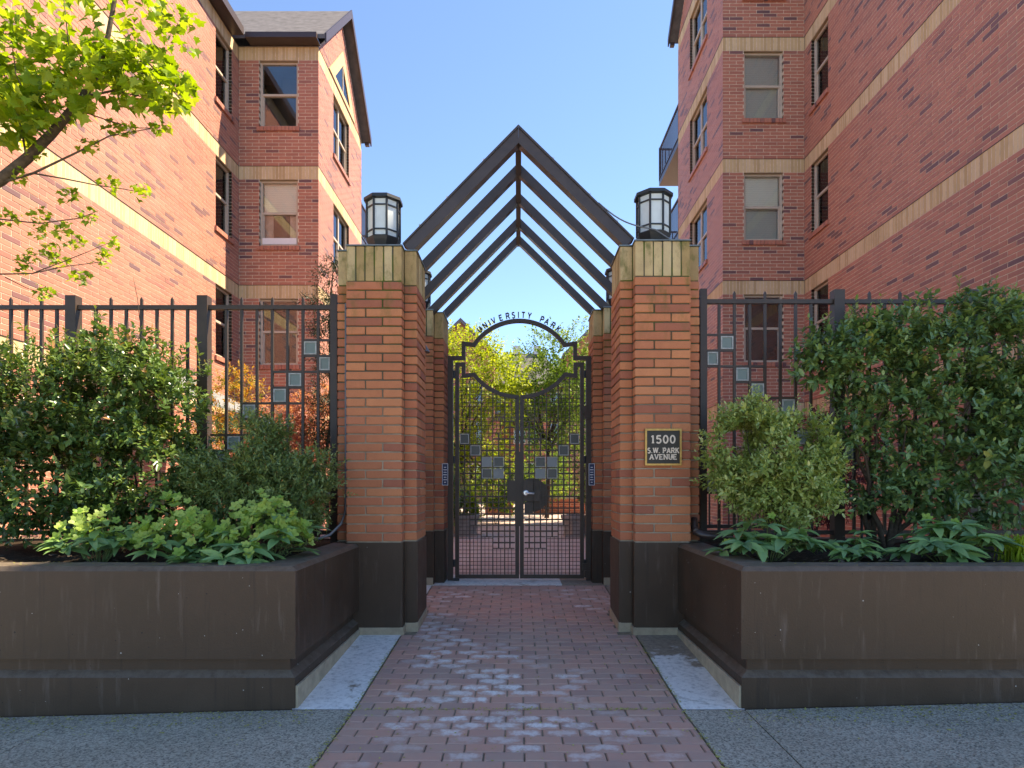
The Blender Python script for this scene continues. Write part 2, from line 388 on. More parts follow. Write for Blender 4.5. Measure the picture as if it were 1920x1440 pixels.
M['leaf_conifer'] = leaf_mat('leaf_conifer', [(0.0, (0.012, 0.024, 0.01)), (1.0, (0.04, 0.06, 0.022))], 0.15, 0.5, 0.3)
M['leaf_grass'] = leaf_mat('leaf_grass', [(0.0, (0.26, 0.36, 0.02)), (1.0, (0.42, 0.50, 0.05))], 0.4, 0.5, 0.3)
M['blossom'] = leaf_mat('blossom_pink', [(0.0, (0.62, 0.36, 0.36)), (1.0, (0.8, 0.62, 0.6))], 0.4, 0.6, 0.2)
M['litter'] = leaf_mat('fallen_flower', [(0.0, (0.30, 0.28, 0.04)), (1.0, (0.55, 0.50, 0.16))], 0.2, 0.7, 0.2)

def glass_mat(name, tint=(0.955, 0.975, 0.965), refl=0.05):
    k = NT(name)
    tr = k.n('ShaderNodeBsdfTransparent'); tr.inputs[0].default_value = (*tint, 1)
    gl = k.n('ShaderNodeBsdfGlossy'); gl.inputs['Roughness'].default_value = 0.02
    lw = k.n('ShaderNodeLayerWeight'); lw.inputs[0].default_value = 0.35
    f = k.mrange(lw.outputs['Fresnel'], 0.0, 1.0, refl, 1.0)
    mx = k.n('ShaderNodeMixShader'); k.l(f, mx.inputs[0]); k.l(tr.outputs[0], mx.inputs[1]); k.l(gl.outputs[0], mx.inputs[2])
    return k.done(mx.outputs[0])
M['glass'] = glass_mat('window_glass')
def frosted(name, col, trans=0.5, rough=0.35):
    k = NT(name); p = k.pos(); n1 = k.noise(14, 4, 0.6, p)
    c = k.mix(k.mrange(n1, 0.35, 0.7, 0, 0.35), col, tuple(x*0.7 for x in col))
    s1 = k.pbr(c, rough, 0.5, normal=k.bump(k.noise(60, 2, 0.5, p), 0.15, 0.004))
    tr = k.n('ShaderNodeBsdfTranslucent'); tr.inputs[0].default_value = (*col, 1)
    mx = k.n('ShaderNodeMixShader'); mx.inputs[0].default_value = trans; k.l(s1, mx.inputs[1]); k.l(tr.outputs[0], mx.inputs[2])
    return k.done(mx.outputs[0])
M['lamp_glass'] = frosted('lantern_glass', (0.80, 0.86, 0.85), 0.3)
M['tile_glass'] = frosted('fence_tile_glass', (0.26, 0.32, 0.28), 0.35, 0.3)
M['tile_dark'] = frosted('gate_tile_dark', (0.085, 0.085, 0.075), 0.2, 0.3)
M['tile_light'] = frosted('gate_tile_light', (0.33, 0.36, 0.36), 0.3, 0.3)
def blind_mat(name, col):
    k = NT(name); p = k.pos(); z = k.sep(p)[2]
    s = k.math('FRACT', k.math('MULTIPLY', z, 1 / 0.05))
    c = k.mix(k.mrange(s, 0.0, 0.14), tuple(x*0.7 for x in col), col)
    return k.done(k.pbr(c, 0.7, 0.2))
M['blind'] = blind_mat('blind_cream', (0.86, 0.83, 0.74))
M['blind_grey'] = blind_mat('blind_grey', (0.45, 0.49, 0.46))
M['curtain'] = simple('curtain', (0.55, 0.42, 0.36), 0.9, 0.1, var=0.3, scale=9)

# ------------------------------------------------------------------ the ground
def ramp_z(y): return max(0.0, min(0.2, 0.0588 * (y - 3.81)))
def side_z(x):
    return 0.026 * (x + 1.34) if x < -1.34 else (0.026 * (x - 1.34) if x > 1.34 else 0.0)

g = MB(); g.box(-700, 700, -700, 1400, -0.9, -0.5)
tag(g.build('ground', M['asphalt']), kind='structure')
m = MB(); m.box(-40, 40, -60, -3.2, -0.5, -0.16); tag(m.build('road', M['bounce_paving']), kind='structure')  # unseen street behind the camera, made pale for bounce light
m = MB(); m.box(-30, 30, 7.9, 75, -0.5, 0.185); m.box(-30, -1.36, 5.5, 7.9, -0.5, 0.185); m.box(1.36, 30, 5.5, 7.9, -0.5, 0.185); tag(m.build('courtyard_paving', M['court']), kind='structure')
sw = tag(MB().box(-30, 30, -3.1, 3.83, -0.5, -0.34).build('sidewalk', M['sidewalk']), kind='structure')
def slab(x0, x1, y0, y1):
    b = MB(); n = 6; vs = []; fs = []
    g_ = 0.004
    xs = [x0 + g_ + (x1 - x0 - 2*g_) * i / n for i in range(n+1)]
    for x in xs:
        z = side_z(x)
        vs += [(x, y0+g_, z), (x, y1-g_, z), (x, y1-g_, -0.34), (x, y0+g_, -0.34)]
    for i in range(n):
        a, c = 4*i, 4*i+4
        for k in range(4): k2 = (k+1) % 4; fs.append((a+k, c+k, c+k2, a+k2))
    fs += [(0,1,2,3), (4*n+3, 4*n+2, 4*n+1, 4*n)]
    b.add(vs, fs); return b.build('slab', M['sidewalk'], sw)
for xa, xb in ((-16, -10.5), (-10.5, -7.3), (-7.3, -4.3), (-4.3, -2.66), (-2.66, -0.985), (0.985, 1.355), (1.355, 2.95), (2.95, 4.6), (4.6, 7.6), (7.6, 10.6), (10.6, 16)):
    for ya, yb in ((0.75, 3.805), (-3.1, 0.75)):
        slab(xa, xb, ya, yb)

# brick path: joint bed + pavers
path = tag(MB().add([(-0.985, 0.75, -0.02), (0.985, 0.75, -0.02), (0.985, 3.81, -0.008), (-0.985, 3.81, -0.008),
                     (0.985, 7.2, ramp_z(7.2)-0.008), (-0.985, 7.2, ramp_z(7.2)-0.008), (0.985, 7.3, 0.192), (-0.985, 7.3, 0.192)],
                    [(0,1,2,3), (3,2,4,5), (5,4,6,7)]).build('brick_path', M['paver_joint']), kind='structure')
def paver_geo(w_, l_, h=0.05, c=0.006):
    """chamfered paver, top at z=0; w_ across (x), l_ deep (y)"""
    a, b = w_/2, l_/2
    vs = [(-a,-b,-h),(a,-b,-h),(a,b,-h),(-a,b,-h), (-a,-b,-c),(a,-b,-c),(a,b,-c),(-a,b,-c),
          (-a+c,-b+c,0),(a-c,-b+c,0),(a-c,b-c,0),(-a+c,b-c,0)]
    # centre ring so that the worn patch can fade towards the edges
    k = 0.42
    vs += [(-a*k,-b*k,0),(a*k,-b*k,0),(a*k,b*k,0),(-a*k,b*k,0)]
    eu = [max(-1, min(1, q[0]/a)) for q in vs]; ev = [max(-1, min(1, q[1]/b)) for q in vs]
    fs = []
    for i in range(4):
        j = (i+1) % 4
        fs += [(i,j,4+j,4+i), (4+i,4+j,8+j,8+i), (8+i,8+j,12+j,12+i)]
    fs.append((12,13,14,15)); return vs, fs, (eu, ev)
def white_amount(x, y):
    g_ = lambda cx, cy, sx, sy, a: a*math.exp(-((x-cx)/sx)**2 - ((y-cy)/sy)**2)
    v = g_(-0.25, 4.05, 0.5, 0.28, 0.95) + g_(-0.55, 4.75, 0.22, 0.5, 0.8) + g_(-0.1, 3.55, 0.75, 0.16, 0.9)
    v += g_(0.15, 4.35, 0.45, 0.25, 0.6) + g_(-0.7, 5.6, 0.2, 0.5, 0.7) + g_(-0.75, 6.7, 0.25, 0.3, 0.8) + g_(0.2, 6.9, 0.7, 0.22, 0.6)
    v += g_(0.75, 6.3, 0.25, 0.35, 0.6) + g_(-0.2, 4.75, 0.35, 0.3, 0.5) + g_(0.1, 3.2, 0.8, 0.25, 0.6) + 0.06
    return v
def paver_mesh(w_, l_, tint, white):
    vs, fs, eu = paver_geo(w_, l_)
    b = MB(); b.add(vs, fs, tint); me = b.mesh('paver', M['paver'])
    for nm, val in (('eu', eu[0]), ('ev', eu[1])):
        a = me.attributes.new(nm, 'FLOAT', 'POINT'); a.data.foreach_set('value', [float(q) for q in val])
    a = me.attributes.new('white', 'FLOAT', 'POINT'); a.data.foreach_set('value', [white]*len(vs))
    return me
pav_cache = {}; pavers = []
PW, PL = 0.2032, 0.1016
for r in range(-26, 35):
    y = 3.81 + (r + 0.5) * PL
    off = (0.5 if r % 2 else 0.0) * PW + 0.03
    for c in range(-6, 7):
        x0 = max(c*PW + off - PW/2 + 0.004, -0.98); x1 = min(c*PW + off + PW/2 - 0.004, 0.98)
        if x1 - x0 < 0.03: continue
        if 5.33 < y < 6.12 and (x0 < -0.87 or x1 > 0.87):
            x0 = max(x0, -0.865); x1 = min(x1, 0.865)
            if x1 - x0 < 0.03: continue
        if y > 7.27: continue
        pavers.append((x0, x1, y))
vis = sorted([p for p in pavers if p[2] > 2.55], key=lambda p: p[2])
indiv = set(vis[:300])
rest = MB(); rest_eu = []; rest_ev = []; rest_w = []
pr = random.Random(3)
for p in pavers:
    x0, x1, y = p; tint = pr.choice([0.05, 0.3, 0.45, 0.6, 0.75, 0.9])
    wv = white_amount((x0+x1)/2, y); wv = min(1.0, wv * pr.uniform(0.5, 1.3)) if pr.random() < min(0.75, wv*0.85) else 0.0
    wv = round(wv*4)/4
    z = ramp_z(y) + pr.uniform(-0.0015, 0.0015); tilt = 0.0588 if 3.81 < y < 7.2 else 0.0
    mw = Matrix.Translation((0.5*(x0+x1), y, z)) @ Matrix.Rotation(math.atan(tilt) + pr.gauss(0, 0.004), 4, 'X') @ Matrix.Rotation(pr.gauss(0, 0.006), 4, 'Y')
    if p in indiv:
        key = (round(x1-x0, 3), tint, wv)
        if key not in pav_cache: pav_cache[key] = paver_mesh(x1-x0, PL-0.0045, tint, wv)
        link('paver', pav_cache[key], path, mw)
    else:
        vs, fs, eu = paver_geo(x1-x0, PL-0.0045)
        rest.add([mw @ Vector(q) for q in vs], fs, tint); rest_eu += eu[0]; rest_ev += eu[1]; rest_w += [wv]*len(vs)
o = rest.build('far_pavers', M['paver'], path); o['kind'] = 'stuff'
for nm, val in (('eu', rest_eu), ('ev', rest_ev), ('white', rest_w)):
    a = o.data.attributes.new(nm, 'FLOAT', 'POINT'); a.data.foreach_set('value', [float(q) for q in val])

# whitewashed concrete strips beside the path, and the gate threshold
for s in (-1, 1):
    b = MB(); ys = [3.81, 4.2, 4.6, 5.0, 5.4, 6.0, 6.6, 7.2, 7.42]
    for i in range(len(ys)-1):
        a_, c_ = ys[i], ys[i+1]
        b.quad((s*0.987, a_, ramp_z(a_)), (s*1.36, a_, ramp_z(a_)), (s*1.36, c_, ramp_z(c_)), (s*0.987, c_, ramp_z(c_))) if s > 0 else \
        b.quad((s*1.36, a_, ramp_z(a_)), (s*0.987, a_, ramp_z(a_)), (s*0.987, c_, ramp_z(c_)), (s*1.36, c_, ramp_z(c_)))
    b.box(min(s*0.987, s*1.36), max(s*0.987, s*1.36), 3.812, 7.42, -0.3, -0.01)
    tag(b.build('concrete_strip', M['strip']), kind='structure')
m = MB(); m.box(-0.985, 0.985, 7.28, 8.1, 0.1, 0.206); tag(m.build('gate_threshold', M['strip']), kind='structure')

# ------------------------------------------------------------------ planters
def planter(s, label):
    P = MB()
    prof = [(0.006, -0.3), (0.006, 0.186), (0.05, 0.222), (0.05, 0.297), (0.0, 0.300), (0.0, 0.828), (0.026, 0.855), (0.25, 0.852), (0.25, 0.76)]
    XE = 11.0
    rows = []
    for (i, z) in prof:
        rows.append([(s*XE, 3.815+i, z), (s*(4.5), 3.815+i, z), (s*(1.34+i), 3.815+i, z), (s*(1.34+i), 4.6, z), (s*(1.34+i), 5.46, z)])
    vs = [p for r in rows for p in r]; n = 5; fs = []
    for r in range(len(prof)-1):
        for c in range(n-1):
            a = r*n+c; q = (a, a+1, a+n+1, a+n)
            fs.append(q if s < 0 else q[::-1])
    P.add(vs, fs)
    P.box(min(s*1.5, s*XE), max(s*1.5, s*XE), 6.02, 6.2, -0.3, 0.84)
    e = empty('concrete_planter', (s*3, 3.82, 0), label, 'planter')
    P.build('planter_wall', M['brown'], e)
    b = MB(); nx, ny = 40, 12; vs = []; fs = []
    for j in range(ny+1):
        for i in range(nx+1):
            x = s*(1.36 + (XE-1.36)*i/nx); y = 4.03 + 2.0*j/ny
            vs.append((x, y, 0.80 + 0.02*math.sin(x*9+y*5) + random.uniform(0, 0.02)))
    for j in range(ny):
        for i in range(nx):
            a = j*(nx+1)+i; fs.append((a, a+1, a+nx+2, a+nx+1) if s > 0 else (a, a+nx+1, a+nx+2, a+1))
    b.add(vs, fs); so = b.build('soil', M['soil'], e)
    # painted skirt on the inner wall above the ramp
    k = MB(); xw = s*1.331
    k.prism_z([(xw, 3.83), (s*1.345, 3.83), (s*1.345, 5.33), (xw, 5.33)] if s < 0 else [(s*1.345, 3.83), (xw, 3.83), (xw, 5.33), (s*1.345, 5.33)], -0.05, 0.135)
    k.build('skirting', M['beige'], e)
    return e
planter(-1, 'long dark brown painted concrete planter left of the brick path')
planter(1, 'long dark brown painted concrete planter right of the brick path')

# ------------------------------------------------------------------ brick pillars
def bevel_box_mesh(name, dx, dy, dz, mat, tint, c=0.004, seed=0):
    bm = bmesh.new(); bmesh.ops.create_cube(bm, size=1.0)
    for v in bm.verts: v.co = Vector((v.co.x*dx, v.co.y*dy, v.co.z*dz))
    bmesh.ops.bevel(bm, geom=bm.edges[:], offset=c, segments=1, affect='EDGES')
    rr = random.Random(seed)
    for v in bm.verts: v.co += Vector((rr.uniform(-1, 1), rr.uniform(-1, 1), rr.uniform(-1, 1))) * 0.0012
    me = bpy.data.meshes.new(name); bm.to_mesh(me); bm.free()
    a = me.attributes.new('tint', 'FLOAT', 'POINT'); a.data.foreach_set('value', [tint]*len(me.vertices))
    me.materials.append(mat); return me
bb_cache = {}
def brick_part(name, cx, cy, cz, dx, dy, dz, mat, parent, rr):
    t = rr.randrange(7); key = (round(dx, 3), round(dy, 3), round(dz, 3), mat, t)
    if key not in bb_cache: bb_cache[key] = bevel_box_mesh(name, dx, dy, dz, M[mat], t/6.0, 0.0045, t + int(dx*1000))
    mw = Matrix.Translation((cx + rr.uniform(-1, 1)*0.0012, cy + rr.uniform(-1, 1)*0.0012, cz)) @ Matrix.Rotation(rr.gauss(0, 0.003), 4, 'Y')
    return link(name, bb_cache[key], parent, mw)

ZB, ZC, ZT = 0.863, 3.058, 3.362       # base top, cap start, top
A, D, AW, DW = 0.235, 0.375, 0.343, 0.255
def cross(cx, cy, e):
    a, d, aw, dw = A+e, D+e, AW+e, DW+e
    return [(cx-a, cy-d), (cx+a, cy-d), (cx+a, cy-dw), (cx+aw, cy-dw), (cx+aw, cy+dw), (cx+a, cy+dw), (cx+a, cy+d), (cx-a, cy+d), (cx-a, cy+dw), (cx-aw, cy+dw), (cx-aw, cy-dw), (cx-a, cy-dw)]
def pillar(cx, cy, label, seed, zb=ZB, ZC=ZC, ZT=ZT):
    e = empty('brick_pillar', (cx, cy, 0), label, 'pillar')
    rr = random.Random(seed)
    MB().prism_z(cross(cx, cy, 0.007), -0.2, zb).build('concrete_base', M['brown'], e)
    MB().prism_z(cross(cx, cy, -0.009), zb-0.02, ZT-0.01).build('mortar_core', M['mortar'], e)
    n = 29; pitch = (ZC - zb) / n; h = pitch - 0.011; J = 0.011
    for k in range(n):
        z = zb + 0.006 + (k + 0.5) * pitch
        half = 0.158; full = 2*A - half - J
        for sy in (-1, 1):
            l0, l1 = (half, full) if (k + (sy > 0)) % 2 else (full, half)
            y0 = cy + sy*(D + DW)/2; dy = D - DW
            brick_part('brick', cx - A + l0/2, y0, z, l0, dy, h, 'pillar_brick', e, rr)
            brick_part('brick', cx + A - l1/2, y0, z, l1, dy, h, 'pillar_brick', e, rr)
        for sx in (-1, 1):
            la = 0.30; lb = 2*DW - la - J
            if k % 2: la, lb = lb, la
            x0 = cx + sx*(A + AW)/2; dx = AW - A
            brick_part('brick', x0, cy - DW + la/2, z, dx, la, h, 'pillar_brick', e, rr)
            brick_part('brick', x0, cy + DW - lb/2, z, dx, lb, h, 'pillar_brick', e, rr)
    zc = (ZC + ZT)/2 + 0.004; hz = ZT - ZC - 0.012
    for sy in (-1, 1):
        w_ = 2*A/6
        for i in range(6):
            brick_part('cap_brick', cx - A + (i+0.5)*w_, cy + sy*(D+DW-0.006)/2, zc, w_-0.009, D-DW-0.006, hz, 'cap_brick', e, rr)
    for sx in (-1, 1):
        w_ = 2*DW/6
        for i in range(6):
            brick_part('cap_brick', cx + sx*(A+AW-0.006)/2, cy - DW + (i+0.5)*w_, zc, AW-A-0.006, w_-0.009, hz, 'cap_brick', e, rr)
    MB().prism_z(cross(cx, cy, 0.004), ZT, ZT+0.010).build('flashing', M['flashing'], e)
    return e
PCX, PF, PB = 1.215, 5.715, 7.675
pfl = pillar(-PCX, PF, 'front brick pillar with tan cap on the left of the path, conduit at its outer side', 1)
pfr = pillar(PCX, PF, 'front brick pillar with tan cap carrying the address plaque', 2, ZB, ZC+0.042, ZT+0.042)
pbl = pillar(-PCX, PB, 'rear brick pillar at the left gate post, behind the front pillar', 3, 0.815)
pbr = pillar(PCX, PB, 'rear brick pillar at the right gate post, behind the front pillar', 4, 0.815, ZC+0.03, ZT+0.03)
# skirting round the front pillar bases (level on the front, following the ramp on the inner side)
for s, pl in ((-1, pfl), (1, pfr)):
    xi = s*(PCX - A); yf = PF - D - 0.007
    b = MB()
    b.box(min(xi - s*0.002, s*1.338), max(xi - s*0.002, s*1.338), yf-0.008, yf+0.02, 0.0, 0.15)
    b.box(min(xi-s*0.016, xi+s*0.01), max(xi-s*0.016, xi+s*0.01), yf-0.006, PF-DW-0.01, 0.0, 0.152)
    xw = s*(PCX - AW)
    b.box(min(xw-s*0.012, xi), max(xw-s*0.012, xi), PF-DW-0.017, PF-DW+0.01, 0.0, 0.165)
    x_a, x_b = sorted((xw - s*0.0135, xw + s*0.01))
    vs = []
    for y_, zt in ((PF-DW-0.012, 0.168), (PF+DW+0.01, 0.20)):
        vs += [(x_a, y_, 0.0), (x_b, y_, 0.0), (x_b, y_, zt), (x_a, y_, zt)]
    b.add(vs, [(0,1,2,3), (7,6,5,4), (0,4,5,1), (1,5,6,2), (2,6,7,3), (3,7,4,0)])
    b.build('skirting', M['beige'], pl)
for s, pl in ((-1, pbl), (1, pbr)):
    xi = s*(PCX - A); yf = PB - D - 0.007; b = MB()
    b.box(min(xi, s*1.45), max(xi, s*1.45), yf-0.008, yf+0.02, 0.1, 0.285)
    b.build('skirting', M['beige'], pl)

# conduit on the outer side of the left front pillar
b = MB(); xo = -PCX - AW - 0.0
b.tube([(-1.475, 5.43, 2.9), (-1.475, 5.43, 1.3), (-1.478, 5.42, 1.12), (-1.50, 5.38, 1.02), (-1.58, 5.32, 0.93), (-1.68, 5.2, 0.895)], 0.011, 8)
tag(b.build('grey_conduit', M['grey_plastic'], None, True), 'thin grey cable conduit curving off the left front pillar into the planter', 'conduit')
b = MB(); b.tube([(1.50, 5.44, 1.06), (1.50, 5.40, 0.985), (1.505, 5.36, 0.95), (1.54, 5.30, 0.93), (1.63, 5.29, 0.92), (1.78, 5.28, 0.915)], 0.032, 10)
b.tube([(1.503, 5.375, 0.968), (1.506, 5.355, 0.948)], 0.037, 10)
tag(b.build('drain_pipe', M['pipe'], None, True), 'brown elbow drain pipe at the foot of the plaque pillar in the planter', 'pipe')

# ------------------------------------------------------------------ stroke lettering
def arc(cx, cy, rx, ry, a0, a1, n=10):
    return [(cx + rx*math.cos(R(a0+(a1-a0)*i/n)), cy + ry*math.sin(R(a0+(a1-a0)*i/n))) for i in range(n+1)]
GL = {  # width, strokes, serif points
 'U': (.66, [[(.08,1),(.08,.32)] + arc(.33,.32,.25,.28,180,360) + [(.58,.32),(.58,1)]], [(.08,1),(.58,1)]),
 'N': (.68, [[(.08,0),(.08,1)], [(.08,1),(.6,0)], [(.6,0),(.6,1)]], [(.08,0),(.6,1),(.04,1)]),
 'I': (.2, [[(.1,0),(.1,1)]], [(.1,0),(.1,1)]),
 'V': (.66, [[(.04,1),(.33,.02)], [(.33,.02),(.62,1)]], [(.06,1),(.6,1)]),
 'E': (.58, [[(.08,0),(.08,1)], [(.08,.95),(.54,.95)], [(.08,.5),(.46,.5)], [(.08,.05),(.56,.05)]], [(.05,0),(.05,1)]),
 'R': (.66, [[(.08,0),(.08,1)], [(.08,.95),(.36,.95)] + arc(.36,.72,.21,.23,90,-90) + [(.08,.49)], [(.34,.49),(.6,0)]], [(.06,0),(.05,1),(.6,0)]),
 'S': (.56, [arc(.29,.74,.21,.21,35,270,12)[:-1] + arc(.28,.26,.22,.26,90,-150,12)], []),
 'T': (.62, [[(.31,0),(.31,1)], [(.03,.95),(.59,.95)]], [(.31,0)]),
 'Y': (.62, [[(.31,0),(.31,.45)], [(.31,.45),(.05,1)], [(.31,.45),(.57,1)]], [(.31,0),(.05,1),(.57,1)]),
 'P': (.6, [[(.08,0),(.08,1)], [(.08,.95),(.34,.95)] + arc(.34,.7,.21,.25,90,-90) + [(.08,.45)]], [(.08,0),(.05,1)]),
 'A': (.68, [[(.05,0),(.34,1)], [(.34,1),(.63,0)], [(.15,.33),(.53,.33)]], [(.06,0),(.62,0)]),
 'K': (.66, [[(.08,0),(.08,1)], [(.1,.4),(.56,1)], [(.26,.6),(.6,0)]], [(.08,0),(.08,1),(.56,1),(.6,0)]),
 'W': (.92, [[(.04,1),(.25,.02)], [(.25,.02),(.46,.95)], [(.46,.95),(.67,.02)], [(.67,.02),(.88,1)]], [(.05,1),(.87,1),(.46,.97)]),
 '1': (.42, [[(.22,0),(.22,1)], [(.22,.96),(.06,.8)]], [(.22,0)]),
 '5': (.6, [[(.52,.95),(.13,.95)], [(.13,.97),(.1,.52)], [(.1,.54)] + arc(.27,.31,.24,.29,115,-150,12)], []),
 '0': (.62, [arc(.31,.5,.23,.47,0,360,20)[:-1]], []),
 '.': (.22, [[(.11,0),(.11,.12)]], []),
}
def glyph(ch, size, w_, y0, y1, serif=0.0, ox=0.0, oz=0.0, rot=0.0, xs=1.0):
    b = MB(); wd, strokes, serifs = GL[ch]; ca, sa = math.cos(rot), math.sin(rot)
    tf = lambda p: (ox + ((p[0]-wd/2)*xs*ca - p[1]*sa)*size, oz + ((p[0]-wd/2)*xs*sa + p[1]*ca)*size)
    e = 0.0
    for st in strokes:
        closed = ch == '0'
        b.ribbon([tf(p) for p in st], w_, y0 - e, y1, closed); e += 0.0004
    if serif:
        for (x, y) in serifs:
            yy = 0.045 if y < 0.5 else 0.955
            b.ribbon([tf((x-serif, yy)), tf((x+serif, yy))], w_*0.62, y0 - e, y1); e += 0.0004
    return b

# address plaque
pq = empty('address_plaque', (1.229, 5.33, 1.5), 'square brass framed plaque reading 1500 S.W. Park Avenue on right pillar', 'plaque')
SP = F/5.325
qx0, qx1 = (1209-CX)/SP, (1277.6-CX)/SP; qz1, qz0 = EYE+(HY-804)/SP, EYE+(HY-872.8)/SP
MB().box(qx0+0.008, qx1-0.008, 5.322, 5.3385, qz0+0.008, qz1-0.008).build('plate', M['plaque'], pq)
fr = MB(); fr.ribbon([(qx0+.008, qz0+.008), (qx1-.008, qz0+.008), (qx1-.008, qz1-.008), (qx0+.008, qz1-.008)], 0.016, 5.312, 5.3385, True); fr.build('frame', M['brass'], pq)
def line_text(txt, xc, zb, size, w_, target, serif):
    tot = 0; adv = []
    for ch in txt: wd = 0.3 if ch == ' ' else GL[ch][0]; adv.append(wd); tot += wd + 0.13
    tot -= 0.13; xs = target/(tot*size); x = xc - target/2
    for ch, wd in zip(txt, adv):
        if ch != ' ':
            glyph(ch, size, w_, 5.3185, 5.323, serif, x + wd*size*xs/2, zb, 0, xs).build('letter', M['cream'], pq)
        x += (wd + 0.13)*size*xs
qc = (qx0+qx1)/2
line_text('1500', qc, EYE+(HY-831)/SP, 14.5/SP, 0.0125, 46/SP, 0.13)
line_text('S.W. PARK', qc, EYE+(HY-849.5)/SP, 9.6/SP, 0.0085, 59/SP, 0.14)
line_text('AVENUE', qc, EYE+(HY-861.5)/SP, 9.6/SP, 0.0085, 51/SP, 0.14)

# ------------------------------------------------------------------ lanterns
def lantern(cx, cy, label):
    z0 = ZT + 0.010 + (0 if cx < 0 else (0.042 if cy < 6.5 else 0.03))
    e = empty('pillar_lantern', (cx, cy, z0), label, 'lantern', 'lanterns on the gate pillars')
    r8 = R(22.5); Rg = 0.149
    MB().lathe(cx, cy, [(0.085, z0), (0.085, z0+0.03), (0.11, z0+0.07), (0.148, z0+0.145), (0.158, z0+0.17), (0.15, z0+0.18)], 8, r8).build('base', M['dark_iron'], e)
    zg0, zg1 = z0+0.18, z0+0.50
    P8 = [(cx+Rg*math.cos(r8+math.pi/4*i), cy+Rg*math.sin(r8+math.pi/4*i)) for i in range(8)]
    q = lambda r, i: (cx+r*math.cos(r8+math.pi/4*i), cy+r*math.sin(r8+math.pi/4*i))
    for i in range(8):
        a, b_ = q(Rg-0.008, i), q(Rg-0.008, i+1)
        a2, b2 = q(Rg-0.013, i), q(Rg-0.013, i+1)
        MB().prism_z([a2, b2, b_, a][::-1] if False else [a, b_, b2, a2], zg0, zg1).build('pane', M['lamp_glass'], e)
        MB().tube([(*P8[i], zg0), (*P8[i], zg1)], 0.010, 6).build('mullion', M['dark_iron'], e)
    for z in (zg0+0.05, zg1-0.055):
        b = MB()
        for i in range(8):
            a, b_ = q(Rg+0.003, i), q(Rg+0.003, i+1); a2, b2 = q(Rg-0.018, i), q(Rg-0.018, i+1)
            b.prism_z([a, b_, b2, a2], z-0.0045, z+0.007)
        b.build('glazing_ring', M['dark_iron'], e)
    MB().lathe(cx, cy, [(0.14, zg1), (0.155, zg1+0.004), (0.176, zg1+0.008), (0.176, zg1+0.034), (0.158, zg1+0.044), (0.03, zg1+0.075)], 8, r8).build('cap', M['dark_iron'], e)
    MB().lathe(cx, cy, [(0.035, zg0), (0.04, zg0+0.02), (0.03, zg0+0.2), (0.01, zg0+0.24)], 10).build('bulb', M['white_plastic'], e)
for cx, cy, lb in ((-PCX, PF, 'octagonal frosted glass lantern on the front left pillar'), (PCX, PF, 'octagonal frosted glass lantern on the plaque pillar with a cable across it'),
                   (-PCX, PB, 'octagonal lantern on the rear left pillar half hidden behind rafters'), (PCX, PB, 'octagonal lantern on the rear right pillar half hidden behind rafters')):
    lantern(cx, cy, lb)

# ------------------------------------------------------------------ gabled rafters over the gate
tr = empty('gable_trellis', (0, 6.7, 3.37), 'dark brown open gabled trellis of five rafter pairs over the gateway', 'trellis')
def rafter(y0, y1, zt, xe, t, extra=False):
    for s in (-1, 1):
        SL = 1.02 if s < 0 else 0.975; th = math.atan(SL)
        u = Vector((math.cos(th), -math.sin(th))); nn = Vector((-math.sin(th), -math.cos(th)))
        ft = Vector((xe, zt - SL*xe)); fb = ft + nn*t
        tv = t/math.cos(th)
        pts = [(0.0002, zt), (0.0002, zt-tv), (fb.x, fb.y), (ft.x, ft.y)]
        if s < 0: pts = [(-a, b) for a, b in pts]
        else: pts = pts[::-1]
        rb = MB().prism_y(pts[::-1], y0, y1).build('rafter', M['rafter'], tr)
        if extra:   # cover strip on the outer rafter pair
            o2 = [(0.0002, zt+0.026), (0.0002, zt+0.002), (xe+0.004, zt+0.002-SL*(xe+0.004)), (xe+0.014, zt+0.022-SL*(xe+0.014))]
            if s < 0: o2 = [(-a, b) for a, b in o2]
            else: o2 = o2[::-1]
            MB().prism_y(o2[::-1], y0-0.012, y1+0.012).build('cover_strip', M['rafter'], rb)
            for f in (0.3, 0.62, 0.86):
                xx = s*xe*f; MB().lathe(xx, y0+0.0, [(0.011, zt+0.03-SL*xe*f-0.01), (0.011, zt+0.03-SL*xe*f+0.004)], 8).build('bolt', M['silver'], rb)
rafter(5.48, 5.58, 4.43, 0.986, 0.090, True)
for yc in (6.10, 6.71, 7.33): rafter(yc, yc+0.08, 4.45, 1.2, 0.080)
rafter(7.85, 7.93, 4.45, 0.99, 0.078)
MB().box(-0.026, 0.026, 5.582, 7.94, 4.33, 4.40).build('ridge_beam', M['rafter'], tr)
for s in (-1, 1):
    MB().box(min(s*1.13, s*1.25), max(s*1.13, s*1.25), PF+D+0.01, PB-D-0.01, 3.02, 3.155).build('eave_beam', M['rafter'], tr)
# cable from the rafter to the lantern
b = MB(); pts = []
A0 = px(1122, 380, 5.5); B0 = px(1200, 425, 5.53); C0 = px(1257, 449, 5.53)
for i in range(9):
    f = i/8; p = A0.lerp(B0, f); p.z -= 0.035*math.sin(math.pi*f); pts.append(p)
pts += [B0.lerp(C0, 0.5) + Vector((0, 0, 0.03)), C0, C0 + Vector((0.06, 0.02, -0.03)), C0 + Vector((0.07, 0.05, -0.10))]
b.tube(pts, 0.006, 6); tag(b.build('loose_cable', M['grey_plastic'], None, True), 'thin loose cable strung from the right rafter across the lantern', 'cable')

